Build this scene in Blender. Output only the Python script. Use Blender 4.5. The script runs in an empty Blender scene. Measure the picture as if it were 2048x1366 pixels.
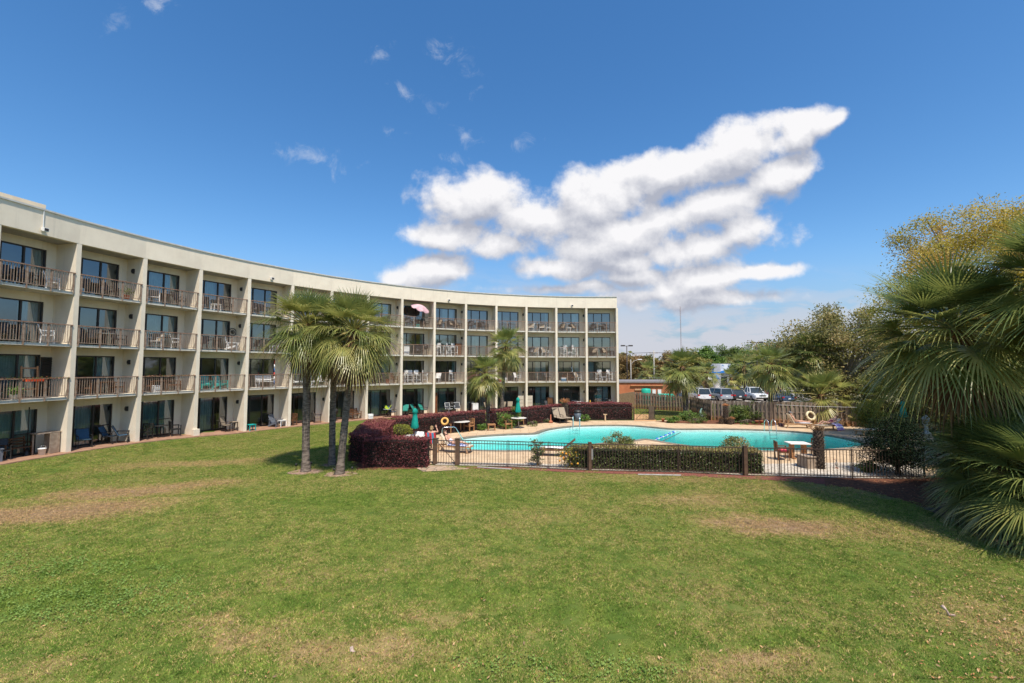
import bpy, bmesh, math, random
import numpy as np
from mathutils import Vector, Matrix, noise
R_=math.radians
V=Vector
SC=bpy.context.scene
COL=SC.collection
# ---------------------------------------------------------------- camera, sky, sun, exposure
F=907.6; PITCH=.0563; CH=4.55
cam=bpy.data.cameras.new('camera'); cam.sensor_width=36; cam.lens=F/2048*36; cam.clip_start=.1; cam.clip_end=6000
camo=bpy.data.objects.new('camera',cam); COL.objects.link(camo)
camo.location=(0,0,CH); camo.rotation_euler=(math.pi/2+PITCH,0,0); SC.camera=camo
SC.view_settings.view_transform='Standard'; SC.view_settings.look='None'
SC.view_settings.exposure=0.42; SC.view_settings.gamma=1
SUN_EL=R_(62); SUN_AZ=R_(20)      # azimuth: behind the camera, to the right
sun=bpy.data.lights.new('sun','SUN'); sun.energy=4.6; sun.angle=R_(.53); sun.color=(1,.935,.83)
suno=bpy.data.objects.new('sun',sun); COL.objects.link(suno)
SDIR=V((math.sin(SUN_AZ)*math.cos(SUN_EL),-math.cos(SUN_AZ)*math.cos(SUN_EL),math.sin(SUN_EL)))
suno.rotation_euler=SDIR.to_track_quat('Z','Y').to_euler()

def N(nt,typ,**kw):
    n=nt.nodes.new(typ)
    for k,v in kw.items():
        if k[0]=='i' and k[1:].isdigit(): n.inputs[int(k[1:])].default_value=v
        elif k in n.inputs.keys() and not hasattr(n,k): n.inputs[k].default_value=v
        else: setattr(n,k,v)
    return n
def L(nt,a,b): nt.links.new(a,b)
def mth(nt,op,a,b=None,c=None,clamp=False):
    n=nt.nodes.new('ShaderNodeMath'); n.operation=op; n.use_clamp=clamp
    for i,x in enumerate((a,b,c)):
        if x is None: continue
        if hasattr(x,'is_linked') or hasattr(x,'links'): nt.links.new(x,n.inputs[i])
        else: n.inputs[i].default_value=x
    return n.outputs[0]
def vmth(nt,op,a,b=None):
    n=nt.nodes.new('ShaderNodeVectorMath'); n.operation=op
    for i,x in enumerate((a,b)):
        if x is None: continue
        if hasattr(x,'links'): nt.links.new(x,n.inputs[i])
        else: n.inputs[i].default_value=x
    return n.outputs[1] if op in('LENGTH','DOT_PRODUCT','DISTANCE') else n.outputs[0]
def sst(nt,x,a,b,lo=0.,hi=1.):
    n=nt.nodes.new('ShaderNodeMapRange'); n.interpolation_type='SMOOTHSTEP'
    nt.links.new(x,n.inputs[0])
    for i,v in enumerate((a,b,lo,hi)): n.inputs[i+1].default_value=v
    return n.outputs[0]
def mixc(nt,f,a,b,typ='MIX'):
    n=nt.nodes.new('ShaderNodeMix'); n.data_type='RGBA'; n.blend_type=typ
    for s,x in ((0,f),(6,a),(7,b)):
        if hasattr(x,'links'): nt.links.new(x,n.inputs[s])
        else: n.inputs[s].default_value=x if s==0 else (*x[:3],1)
    return n.outputs[2]
def noisen(nt,vec,scale,detail=4,rough=.55,dist=0.):
    n=nt.nodes.new('ShaderNodeTexNoise'); n.inputs['Scale'].default_value=scale
    n.inputs['Detail'].default_value=detail; n.inputs['Roughness'].default_value=rough; n.inputs['Distortion'].default_value=dist
    if vec is not None: nt.links.new(vec,n.inputs['Vector'])
    return n.outputs[0]

# pixel helpers used only to read real positions off the photograph (2048 x 1366)
def ray(px,py):
    x=(px-1024)/F; u=(683-py)/F; c,s=math.cos(PITCH),math.sin(PITCH)
    return V((x,c-u*s,s+u*c))
def G(px,py,z=0.):
    d=ray(px,py); t=(z-CH)/d.z; return V((d.x*t,d.y*t,z))
def at(px,py,Y):
    d=ray(px,py); t=Y/d.y; return V((d.x*t,Y,CH+d.z*t))

world=bpy.data.worlds.new('World'); SC.world=world; world.use_nodes=True
def make_world():
    nt=world.node_tree; nt.nodes.clear()
    out=N(nt,'ShaderNodeOutputWorld'); bg=N(nt,'ShaderNodeBackground'); L(nt,bg.outputs[0],out.inputs[0])
    sky=N(nt,'ShaderNodeTexSky'); sky.sky_type='NISHITA'; sky.sun_disc=False
    sky.sun_elevation=SUN_EL; sky.sun_rotation=math.pi-SUN_AZ
    sky.altitude=0; sky.air_density=1.0; sky.dust_density=.6; sky.ozone_density=3.0
    hs=N(nt,'ShaderNodeHueSaturation'); hs.inputs['Saturation'].default_value=1.27; hs.inputs['Value'].default_value=1.0
    L(nt,sky.outputs[0],hs.inputs['Color'])
    tc=N(nt,'ShaderNodeTexCoord'); d=tc.outputs['Generated']
    sep=N(nt,'ShaderNodeSeparateXYZ'); L(nt,d,sep.inputs[0])
    yy=mth(nt,'MAXIMUM',sep.outputs[1],.05)
    u=mth(nt,'DIVIDE',sep.outputs[0],yy); v=mth(nt,'DIVIDE',sep.outputs[2],yy)
    cb=N(nt,'ShaderNodeCombineXYZ'); L(nt,u,cb.inputs[0]); L(nt,v,cb.inputs[1]); P=cb.outputs[0]
    n0=N(nt,'ShaderNodeTexNoise'); n0.inputs['Scale'].default_value=7; n0.inputs['Detail'].default_value=3
    L(nt,P,n0.inputs['Vector'])
    wv=vmth(nt,'SUBTRACT',n0.outputs[1],(.5,.5,.5)); sc_=N(nt,'ShaderNodeVectorMath'); sc_.operation='SCALE'; sc_.inputs['Scale'].default_value=.05
    L(nt,wv,sc_.inputs[0]); PW=vmth(nt,'ADD',P,sc_.outputs[0])
    def blobs(lst,vec):
        acc=None
        for (px,py,rx,ry,rot,st) in lst:
            r=ray(px,py); c=(r.x/r.y,r.z/r.y,0)
            mp=N(nt,'ShaderNodeMapping'); mp.vector_type='TEXTURE'; mp.inputs['Location'].default_value=c
            mp.inputs['Rotation'].default_value=(0,0,R_(rot)); mp.inputs['Scale'].default_value=(rx/F,ry/F,1)
            L(nt,vec,mp.inputs[0]); l=vmth(nt,'LENGTH',mp.outputs[0])
            f=mth(nt,'MULTIPLY',mth(nt,'SUBTRACT',1.,l),st)
            acc=f if acc is None else mth(nt,'SMOOTH_MAX',acc,f,.25)
        return acc
    BIG=[(965,405,135,65,-6,1.1),(900,470,105,38,0,1.),(1060,440,120,80,0,.95),(1145,385,50,55,70,.7),(1210,400,150,70,25,1.05),(1345,345,120,62,28,1.1),
         (1480,300,135,62,22,1.1),(1600,265,110,40,28,1.),(1660,245,50,22,35,.9),(1560,350,90,48,25,.9),(1420,420,170,55,18,.95),(1230,490,170,48,8,1.),(1380,500,180,45,12,.9),(1480,460,90,40,25,.85),
         (1010,490,90,30,0,.9),(1270,455,160,50,15,1.),(1110,535,110,30,-4,.95),(1250,525,120,28,4,.9),(1330,590,150,26,4,.8),(1290,555,120,24,0,.75),(1400,560,130,40,8,.95),(1530,545,95,22,8,.95),(860,545,85,42,12,1.),(800,560,45,20,0,.7),(1400,600,190,22,3,.75),(1180,575,60,16,0,.6),(1120,580,130,14,0,.55)]
    b=blobs(BIG,PW)
    def fbm(vec,seed):
        mp=N(nt,'ShaderNodeMapping'); mp.inputs['Location'].default_value=seed; L(nt,vec,mp.inputs[0])
        a=noisen(nt,mp.outputs[0],6.5,8,.56,.3); c=noisen(nt,mp.outputs[0],26,7,.6)
        return mth(nt,'ADD',mth(nt,'MULTIPLY',a,.68),mth(nt,'MULTIPLY',c,.32))
    f0=fbm(P,(3.1,7.3,0)); f1=fbm(P,(3.1-.010,7.3-.022,0)) # second sample: offset towards the light
    f1=fbm(vmth(nt,'ADD',P,(.006,.03,0)),(3.1,7.3,0))
    dens=mth(nt,'ADD',mth(nt,'MULTIPLY',b,1.1),mth(nt,'MULTIPLY',mth(nt,'SUBTRACT',f0,.5),2.5))
    alpha=sst(nt,dens,-.14,.46)
    # low layer towards the horizon
    mpl=N(nt,'ShaderNodeMapping'); mpl.inputs['Scale'].default_value=(1,3.6,1); mpl.inputs['Location'].default_value=(1.7,.4,0); L(nt,PW,mpl.inputs[0])
    fl=noisen(nt,mpl.outputs[0],6.0,8,.6,.2)
    band=sst(nt,v,.05,.24,1,0); low=mth(nt,'MULTIPLY',sst(nt,mth(nt,'ADD',fl,mth(nt,'MULTIPLY',band,.12)),.45,.60),band)
    # wisps, top left
    W=[(320,10,70,40,30,.9),(225,50,45,40,60,.8),(760,118,35,28,60,.8),(880,88,28,34,80,.7),(805,180,60,20,-25,.8),(930,135,40,45,70,.55),(625,320,80,30,-20,.95),(720,326,28,10,30,.8),(930,264,22,26,60,.8),(905,315,50,16,-20,.6),(850,225,70,26,30,.45),(1000,290,90,14,0,.3)]
    wb=blobs(W,PW); wf=noisen(nt,PW,16,8,.68,.6)
    wis=mth(nt,'MULTIPLY',sst(nt,mth(nt,'ADD',wb,mth(nt,'MULTIPLY',mth(nt,'SUBTRACT',wf,.5),4.0)),.15,1.5),.42)
    up_=vmth(nt,'ADD',PW,(.012,.048,0)); b1=blobs(BIG,up_)
    dd=mth(nt,'ADD',mth(nt,'MULTIPLY',mth(nt,'SUBTRACT',b,b1),1.15),mth(nt,'MULTIPLY',mth(nt,'SUBTRACT',f0,f1),2.6))
    shade=mth(nt,'ADD',dd,.50,clamp=True)
    ccol=mixc(nt,shade,(2.5,2.65,3.15),(5.4,5.35,5.45))
    sc=hs.outputs[0]
    sc=mixc(nt,mth(nt,'MULTIPLY',sst(nt,v,.0,.30,1,0),.8),sc,(1.55,2.05,2.95))
    sc=mixc(nt,mth(nt,'MULTIPLY',low,.85),sc,(3.7,3.75,4.15))
    sc=mixc(nt,wis,sc,(4.4,4.6,5.0))
    fin=mixc(nt,alpha,sc,ccol)
    # the far side and below the horizon keep the plain sky
    fr=sst(nt,sep.outputs[1],.05,.2)
    fin=mixc(nt,fr,hs.outputs[0],fin)
    L(nt,fin,bg.inputs[0]); bg.inputs[1].default_value=.132
make_world()

# ---------------------------------------------------------------- helpers
def tag(o,label=None,cat=None,group=None,kind=None):
    if label: o['label']=label
    if cat: o['category']=cat
    if group: o['group']=group
    if kind: o['kind']=kind
    return o
def thing(name,loc,rz,label,cat,group=None):
    o=bpy.data.objects.new(name,None); COL.objects.link(o); o.empty_display_size=.2
    o.location=loc; o.rotation_euler=(0,0,rz); return tag(o,label,cat,group)
def link(name,me,parent=None,loc=(0,0,0),rz=0.):
    o=bpy.data.objects.new(name,me); COL.objects.link(o); o.location=loc; o.rotation_euler=(0,0,rz)
    if parent: o.parent=parent
    return o
def dup(root,loc,rz,label,group=None,sc=None):
    r=root.copy(); COL.objects.link(r); r.location=loc; r.rotation_euler=(0,0,rz)
    if label: r['label']=label
    if group: r['group']=group
    if sc: r.scale=(sc,)*3 if not isinstance(sc,tuple) else sc
    def rec(a,b):
        for ch in a.children:
            c=ch.copy(); COL.objects.link(c); c.parent=b; rec(ch,c)
    rec(root,r)
    return r
class MB:
    def __init__(s): s.v=[];s.f=[];s.m=[];s.t=[];s.cm=0;s.ct=.5;s.sm=[];s.cs=False
    def add(s,vs,fs):
        o=len(s.v); s.v+=[tuple(p) for p in vs]; s.f+=[tuple(i+o for i in f) for f in fs]
        s.m+=[s.cm]*len(fs); s.t+=[s.ct]*len(fs); s.sm+=[s.cs]*len(fs); return s
    def box(s,c,d,rz=0.,M=None,tap=1.):
        x,y,z=d[0]/2,d[1]/2,d[2]/2; vs=[]
        cz,sz=math.cos(rz),math.sin(rz)
        for k in(-1,1):
            for (a,b) in((-1,-1),(1,-1),(1,1),(-1,1)):
                q=tap if k>0 else 1.
                X,Y=a*x*q,b*y*q; p=V((X*cz-Y*sz,X*sz+Y*cz,k*z))
                if M: p=M@p
                vs.append((p.x+c[0],p.y+c[1],p.z+c[2]))
        return s.add(vs,[(3,2,1,0),(4,5,6,7),(0,1,5,4),(1,2,6,5),(2,3,7,6),(3,0,4,7)])
    def bar(s,p,q,w,h=None,up=V((0,0,1))):
        h=h or w; p=V(p);q=V(q); d=(q-p).normalized()
        if abs(d.dot(up))>.98: up=V((0,1,0))
        a=d.cross(up).normalized()*w/2; b=a.cross(d).normalized()*h/2
        vs=[p-a-b,p+a-b,p+a+b,p-a+b,q-a-b,q+a-b,q+a+b,q-a+b]
        return s.add(vs,[(0,1,2,3),(7,6,5,4),(0,4,5,1),(1,5,6,2),(2,6,7,3),(3,7,4,0)])
    def tube(s,pts,r,n=6,cap=True):
        pts=[V(p) for p in pts]; k=len(pts); rs=r if isinstance(r,(list,tuple)) else [r]*k
        vs=[];fs=[]; a=None
        for i,p in enumerate(pts):
            d=(pts[min(i+1,k-1)]-pts[max(i-1,0)]).normalized()
            if a is None:
                a=d.orthogonal().normalized()
            a=(a-d*a.dot(d)).normalized(); b=d.cross(a)
            for j in range(n):
                t=2*math.pi*j/n; vs.append(p+(a*math.cos(t)+b*math.sin(t))*rs[i])
        for i in range(k-1):
            for j in range(n):
                j2=(j+1)%n; fs.append((i*n+j,i*n+j2,(i+1)*n+j2,(i+1)*n+j))
        if cap: fs.append(tuple(range(n))[::-1]); fs.append(tuple((k-1)*n+j for j in range(n)))
        cs=s.cs; s.cs=True; s.add(vs,fs); s.cs=cs; return s
    def lathe(s,prof,c=(0,0,0),n=16,sy=1.):
        vs=[];fs=[]; k=len(prof)
        for r,z in prof:
            for j in range(n):
                t=2*math.pi*j/n; vs.append((c[0]+r*math.cos(t),c[1]+r*math.sin(t)*sy,c[2]+z))
        for i in range(k-1):
            for j in range(n):
                j2=(j+1)%n; fs.append((i*n+j,i*n+j2,(i+1)*n+j2,(i+1)*n+j))
        fs.append(tuple(range(n))[::-1]); fs.append(tuple((k-1)*n+j for j in range(n)))
        cs=s.cs; s.cs=True; s.add(vs,fs); s.cs=cs; return s
    def prism(s,poly,z0,z1):
        n=len(poly)
        if sum(poly[i][0]*poly[(i+1)%n][1]-poly[(i+1)%n][0]*poly[i][1] for i in range(n))<0: poly=poly[::-1]
        vs=[(p[0],p[1],z0) for p in poly]+[(p[0],p[1],z1) for p in poly]
        return s.add(vs,[tuple(range(n))[::-1],tuple(range(n,2*n))]+[(i,(i+1)%n,n+(i+1)%n,n+i) for i in range(n)])
    def sphere(s,c,r,n=10,m=7):
        if not isinstance(r,(tuple,list)): r=(r,r,r)
        vs=[];fs=[]
        for i in range(m+1):
            ph=math.pi*i/m
            for j in range(n):
                t=2*math.pi*j/n; vs.append((c[0]+r[0]*math.sin(ph)*math.cos(t),c[1]+r[1]*math.sin(ph)*math.sin(t),c[2]-r[2]*math.cos(ph)))
        for i in range(m):
            for j in range(n):
                j2=(j+1)%n; fs.append((i*n+j,i*n+j2,(i+1)*n+j2,(i+1)*n+j))
        cs=s.cs; s.cs=True; s.add(vs,fs); s.cs=cs; return s
    def mesh(s,name,mats):
        me=bpy.data.meshes.new(name); me.from_pydata(s.v,[],s.f)
        mats=mats if isinstance(mats,(list,tuple)) else [mats]
        for m in mats: me.materials.append(m)
        if len(mats)>1: me.polygons.foreach_set('material_index',s.m)
        me.polygons.foreach_set('use_smooth',s.sm)
        a=me.attributes.new('tint','FLOAT','FACE'); a.data.foreach_set('value',s.t)
        me.update(); return me
    def build(s,name,mats,parent=None,loc=(0,0,0),rz=0.):
        return link(name,s.mesh(name,mats),parent,loc,rz)
def bevel(o,w=.01,seg=2):
    m=o.modifiers.new('b','BEVEL'); m.width=w; m.segments=seg; m.limit_method='ANGLE'; return o
def leaf_mesh(name,P,size,tint,mat,seed=0,up=.3,asp=.5):
    "numpy: one small diamond leaf at each point"
    rng=np.random.default_rng(seed); n=len(P); P=np.asarray(P,float)
    size=np.broadcast_to(size,(n,))*rng.uniform(.7,1.3,n)
    nr=rng.normal(size=(n,3)); nr[:,2]=np.abs(nr[:,2])+up; nr/=np.linalg.norm(nr,axis=1,keepdims=True)
    a=np.cross(nr,rng.normal(size=(n,3))); a/=np.linalg.norm(a,axis=1,keepdims=True)+1e-9; b=np.cross(nr,a)
    s=size[:,None]
    vs=np.stack([P-a*s*.5,P+b*s*asp*.5,P+a*s*.5,P-b*s*asp*.5],1).reshape(-1,3)
    return quad_mesh(name,vs,tint,mat)
def quad_mesh(name,vs,tint,mat):
    n=len(vs)//4
    me=bpy.data.meshes.new(name); me.vertices.add(n*4); me.vertices.foreach_set('co',np.ascontiguousarray(vs,dtype=np.float32).ravel())
    me.loops.add(n*4); me.loops.foreach_set('vertex_index',np.arange(n*4,dtype=np.int32))
    me.polygons.add(n); me.polygons.foreach_set('loop_start',np.arange(0,n*4,4,dtype=np.int32)); me.polygons.foreach_set('loop_total',np.full(n,4,dtype=np.int32))
    me.update(calc_edges=True)
    at_=me.attributes.new('tint','FLOAT','FACE'); at_.data.foreach_set('value',np.ascontiguousarray(np.broadcast_to(tint,(n,)),dtype=np.float32))
    me.materials.append(mat); return me
def sm(x,a,b):
    t=min(1,max(0,(x-a)/(b-a))); return t*t*(3-2*t)
def inpoly(x,y,P):
    c=False; n=len(P); j=n-1
    for i in range(n):
        if (P[i][1]>y)!=(P[j][1]>y) and x<(P[j][0]-P[i][0])*(y-P[i][1])/(P[j][1]-P[i][1])+P[i][0]: c=not c
        j=i
    return c
def catmull(P,k=6,closed=True):
    n=len(P); out=[]
    for i in range(n if closed else n-1):
        g=lambda q:P[(q)%n] if closed else P[min(max(q,0),n-1)]
        a,b,c,d=[V(g(i+q)) for q in(-1,0,1,2)]
        for t in range(k):
            t/=k; out.append(.5*((2*b)+(c-a)*t+(2*a-5*b+4*c-d)*t*t+(3*b-a-3*c+d)*t**3))
    if not closed: out.append(V(P[-1]))
    return out
def offset(poly,d):
    n=len(poly); A=sum(poly[i][0]*poly[(i+1)%n][1]-poly[(i+1)%n][0]*poly[i][1] for i in range(n)); sg=1 if A>0 else -1
    out=[]
    for i in range(n):
        t=(V(poly[(i+1)%n])-V(poly[i-1])).normalized(); out.append(V((poly[i][0]+t.y*d*sg,poly[i][1]-t.x*d*sg,poly[i][2] if len(poly[i])>2 else 0)))
    return out
def fill(name,loops,z,mat):
    bm=bmesh.new()
    for lp in loops:
        vs=[bm.verts.new((p[0],p[1],z)) for p in lp]
        for i in range(len(vs)): bm.edges.new((vs[i],vs[(i+1)%len(vs)]))
    bmesh.ops.triangle_fill(bm,use_beauty=True,use_dissolve=False,edges=bm.edges[:])
    for f in bm.faces:
        if f.normal.z<0: f.normal_flip()
    me=bpy.data.meshes.new(name); bm.to_mesh(me); bm.free(); me.materials.append(mat); return link(name,me)
def terr(x,y): return .27*sm(-18.4-x,0,3.0)*sm(-x,40,31)

# ---------------------------------------------------------------- materials
MATS={}
def pm(name,c1,c2=None,scale=6.,rough=.8,bump=0.,bscale=None,spec=.3,metal=0.,detail=5,coat=0.,stretch=None,lo=.35,hi=.65):
    if name in MATS: return MATS[name]
    m=bpy.data.materials.new(name); m.use_nodes=True; nt=m.node_tree; b=nt.nodes['Principled BSDF']
    b.inputs['Roughness'].default_value=rough; b.inputs['Specular IOR Level'].default_value=spec; b.inputs['Metallic'].default_value=metal
    if coat: b.inputs['Coat Weight'].default_value=coat; b.inputs['Coat Roughness'].default_value=.05
    tc=N(nt,'ShaderNodeTexCoord'); vec=tc.outputs['Object']
    if stretch:
        mp=N(nt,'ShaderNodeMapping'); mp.inputs['Scale'].default_value=stretch; L(nt,vec,mp.inputs[0]); vec=mp.outputs[0]
    c2=c2 or tuple(x*.78 for x in c1)
    f=sst(nt,noisen(nt,vec,scale,detail),lo,hi)
    L(nt,mixc(nt,f,c1,c2),b.inputs['Base Color'])
    if bump:
        bn=N(nt,'ShaderNodeBump'); bn.inputs['Strength'].default_value=bump; bn.inputs['Distance'].default_value=.02
        L(nt,noisen(nt,vec,bscale or scale*6,4),bn.inputs['Height']); L(nt,bn.outputs[0],b.inputs['Normal'])
    MATS[name]=m; return m
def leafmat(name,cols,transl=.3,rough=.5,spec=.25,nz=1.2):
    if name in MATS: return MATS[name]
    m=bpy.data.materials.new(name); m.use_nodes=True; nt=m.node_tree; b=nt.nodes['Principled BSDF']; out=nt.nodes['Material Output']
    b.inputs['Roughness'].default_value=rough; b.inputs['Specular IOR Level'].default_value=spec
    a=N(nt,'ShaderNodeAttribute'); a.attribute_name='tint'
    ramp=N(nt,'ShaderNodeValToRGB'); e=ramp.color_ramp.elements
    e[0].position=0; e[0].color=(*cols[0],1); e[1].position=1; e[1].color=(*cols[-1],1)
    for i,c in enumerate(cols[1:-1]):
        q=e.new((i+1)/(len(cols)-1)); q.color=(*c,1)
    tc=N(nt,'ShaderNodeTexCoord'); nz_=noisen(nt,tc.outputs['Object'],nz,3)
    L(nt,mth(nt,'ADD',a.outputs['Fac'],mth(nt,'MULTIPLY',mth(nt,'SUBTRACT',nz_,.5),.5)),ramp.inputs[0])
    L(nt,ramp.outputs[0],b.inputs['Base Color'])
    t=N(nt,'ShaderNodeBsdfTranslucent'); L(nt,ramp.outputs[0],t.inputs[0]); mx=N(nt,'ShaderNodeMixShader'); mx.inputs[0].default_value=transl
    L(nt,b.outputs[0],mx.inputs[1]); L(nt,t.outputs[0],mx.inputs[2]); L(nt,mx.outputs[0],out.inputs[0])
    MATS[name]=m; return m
def stucco(name,c,c2):
    m=pm(name,c,c2,1.2,.9,.25,90,.15)
    return m
STUCCO=stucco('stucco',(.82,.715,.56),(.76,.655,.51))
def weather(m):
    "rain streaks and dirt with a shape of their own, all over the stucco"
    nt=m.node_tree; b=nt.nodes['Principled BSDF']; src=b.inputs['Base Color'].links[0].from_socket
    g=N(nt,'ShaderNodeNewGeometry'); mp=N(nt,'ShaderNodeMapping'); mp.inputs['Scale'].default_value=(3.2,3.2,.22); L(nt,g.outputs[0],mp.inputs[0])
    s=sst(nt,noisen(nt,mp.outputs[0],1.6,6,.62),.5,.8); s2=sst(nt,noisen(nt,g.outputs[0],.6,5,.6),.45,.75)
    L(nt,mixc(nt,mth(nt,'MULTIPLY',mth(nt,'ADD',s,mth(nt,'MULTIPLY',s2,.5)),.2),src,(.33,.29,.235)),b.inputs['Base Color'])
weather(STUCCO)
def slab_rust(m):
    nt=m.node_tree; b=nt.nodes['Principled BSDF']; src=b.inputs['Base Color'].links[0].from_socket; g=N(nt,'ShaderNodeNewGeometry'); mp=N(nt,'ShaderNodeMapping'); mp.inputs['Scale'].default_value=(5,5,.6); L(nt,g.outputs[0],mp.inputs[0])
    L(nt,mixc(nt,mth(nt,'MULTIPLY',sst(nt,noisen(nt,mp.outputs[0],1.5,5,.65),.52,.72),.55),src,(.34,.24,.16)),b.inputs['Base Color'])
def panel_tone(m):
    nt=m.node_tree; b=nt.nodes['Principled BSDF']; src=b.inputs['Base Color'].links[0].from_socket; oi=N(nt,'ShaderNodeObjectInfo')
    L(nt,mixc(nt,mth(nt,'MULTIPLY',oi.outputs['Random'],.13),src,(.42,.37,.30)),b.inputs['Base Color'])
panel_tone(STUCCO)
SLABM=pm('slab_paint',(.66,.61,.52),(.55,.5,.42),2,.85,.1,60,.2)
slab_rust(SLABM)
CAP=pm('metal_cap',(.60,.58,.53),(.5,.47,.43),3,.5,0,None,.4)
RUST=pm('rust_rail',(.22,.115,.075),(.30,.19,.13),7,.65,.1)
BAL=pm('baluster_paint',(.34,.255,.19),(.25,.16,.11),5,.6,.05)
BRONZE=pm('bronze_frame',(.035,.026,.022),(.05,.036,.03),5,.45,0,None,.4)
ROOM=pm('room_paint',(.45,.41,.35),(.38,.34,.29),1,.9)
CURT=pm('curtain_cloth',(.70,.73,.70),(.58,.62,.60),2,.9)
CURT2=pm('curtain_teal',(.45,.58,.55),(.36,.48,.46),2,.9)
BLIND=pm('blind_slats',(.62,.72,.64),(.52,.62,.55),2,.8)
DRAPE=pm('brown_drape',(.20,.12,.06),(.12,.07,.04),3,.9)
BRICKP=pm('terracotta_patio',(.34,.20,.125),(.26,.14,.09),3,.9,.2)
BLACKM=pm('black_metal',(.02,.018,.016),(.03,.026,.022),4,.5,0,None,.4)
FENCEM=pm('bronze_fence',(.055,.035,.025),(.075,.048,.034),4,.45,0,None,.4)
POSTM=pm('brown_post',(.125,.07,.042),(.085,.05,.03),5,.7,.15)
WHITEP=pm('white_plastic',(.78,.77,.74),(.70,.69,.66),3,.45,0,None,.4)
TANSL=pm('tan_sling',(.33,.265,.19),(.27,.21,.145),20,.85)
DARKSL=pm('charcoal_sling',(.045,.05,.055),(.07,.07,.075),20,.8)
BLUESL=pm('blue_sling',(.05,.115,.19),(.04,.09,.15),20,.8)
GREENSL=pm('green_sling',(.03,.25,.20),(.02,.19,.15),20,.75)
TEALP=pm('teal_plastic',(.02,.40,.36),(.02,.33,.30),3,.45)
GREYP=pm('slate_plastic',(.14,.155,.18),(.11,.12,.145),3,.5)
TEAK=pm('teak_wood',(.46,.24,.105),(.33,.155,.065),5,.65,.15,stretch=(1,1,6))
BROWNW=pm('brown_wood',(.17,.075,.032),(.11,.05,.024),5,.6,.1)
OLDWOOD=pm('grey_wood',(.36,.28,.21),(.26,.19,.135),5,.85,.2)
def wood_fence():
    m=bpy.data.materials.new('weathered_board'); m.use_nodes=True; nt=m.node_tree; b=nt.nodes['Principled BSDF']; b.inputs['Roughness'].default_value=.9; b.inputs['Specular IOR Level'].default_value=.15
    a=N(nt,'ShaderNodeAttribute'); a.attribute_name='tint'; g=N(nt,'ShaderNodeNewGeometry')
    mp=N(nt,'ShaderNodeMapping'); mp.inputs['Scale'].default_value=(6,6,.7); L(nt,g.outputs[0],mp.inputs[0])
    n=noisen(nt,mp.outputs[0],3,6,.6)
    c=mixc(nt,a.outputs['Fac'],(.20,.145,.105),(.36,.285,.215)); c=mixc(nt,sst(nt,n,.4,.75),c,(.12,.085,.062))
    sz=N(nt,'ShaderNodeSeparateXYZ'); L(nt,g.outputs[0],sz.inputs[0])
    st=mth(nt,'MULTIPLY',sst(nt,mth(nt,'ADD',sz.outputs[2],mth(nt,'MULTIPLY',noisen(nt,mp.outputs[0],1.1,3),1.0)),.55,1.15,1,0),.75)
    c=mixc(nt,st,c,(.36,.16,.055))      # rusty sprinkler stain along the foot
    L(nt,c,b.inputs['Base Color']); MATS['weathered_board']=m; return m
WFENCE=wood_fence()
CHROME=pm('chrome',(.75,.75,.75),(.68,.68,.68),3,.18,0,None,.5,1.)
TEALF=pm('teal_canvas',(.005,.30,.235),(.004,.24,.19),4,.8,.1,25)
PINKF=pm('pink_canvas',(.62,.38,.40),(.55,.33,.35),4,.8)
CONC=pm('concrete_grey',(.42,.38,.33),(.33,.30,.26),4,.85,.15)
TERRA=pm('terracotta_pot',(.40,.13,.065),(.32,.10,.05),4,.8)
CREAM=pm('cream_resin',(.72,.62,.47),(.66,.56,.42),4,.55)
def glassmat():
    m=bpy.data.materials.new('window_glass'); m.use_nodes=True; nt=m.node_tree; nt.nodes.clear(); out=N(nt,'ShaderNodeOutputMaterial')
    tr=N(nt,'ShaderNodeBsdfTransparent'); tr.inputs[0].default_value=(.68,.76,.75,1); gl=N(nt,'ShaderNodeBsdfGlossy'); gl.inputs['Roughness'].default_value=.02; gl.inputs[0].default_value=(.85,.92,1,1)
    fr=N(nt,'ShaderNodeFresnel'); fr.inputs[0].default_value=1.75; mx=N(nt,'ShaderNodeMixShader')
    L(nt,mth(nt,'ADD',mth(nt,'MULTIPLY',fr.outputs[0],1.3),.07,clamp=True),mx.inputs[0])
    L(nt,tr.outputs[0],mx.inputs[1]); L(nt,gl.outputs[0],mx.inputs[2]); L(nt,mx.outputs[0],out.inputs[0]); return m
GLASS=glassmat()

# ---------------------------------------------------------------- lawn colour (dry patches are where the photograph has them)
PATCH=[(60,1030,5.2,1.5,20,1.8),(250,985,4.2,1.15,22,1.6),(385,928,4,1.1,12,1.1),(1540,1050,2.4,1.0,-8,1.6),(1420,1000,3.2,1.3,0,.75),(1650,975,4.5,1.5,0,.6),(1330,955,6,1.3,0,.7),
       (470,1265,1.6,.45,-15,.8),(720,1310,1.9,.5,0,.8),(870,1235,.7,.3,0,.75),(1470,1330,1.6,.5,0,.8),(1990,1240,1.6,1.2,0,.75),(1130,1030,4,1.2,0,.35),(1800,1060,3,1.2,0,.5),(40,1340,1.0,.3,10,.6),(250,940,3,.6,0,.35)]
LUSH=[(60,1200,2.2,.9,0,.9),(550,1200,1.4,.5,10,.7),(960,1190,2.2,.5,0,.7),(1180,1230,1.8,.7,0,.7),(300,1130,3,1.0,0,.5),(700,1000,4,1.6,0,.5),(820,965,3,1.0,0,.5),(1560,1000,1.8,.5,0,.7),(1600,1290,1.6,.4,0,.7),(1230,1290,1.2,.5,0,.5),(380,1350,1.4,.3,0,.6)]
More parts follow.
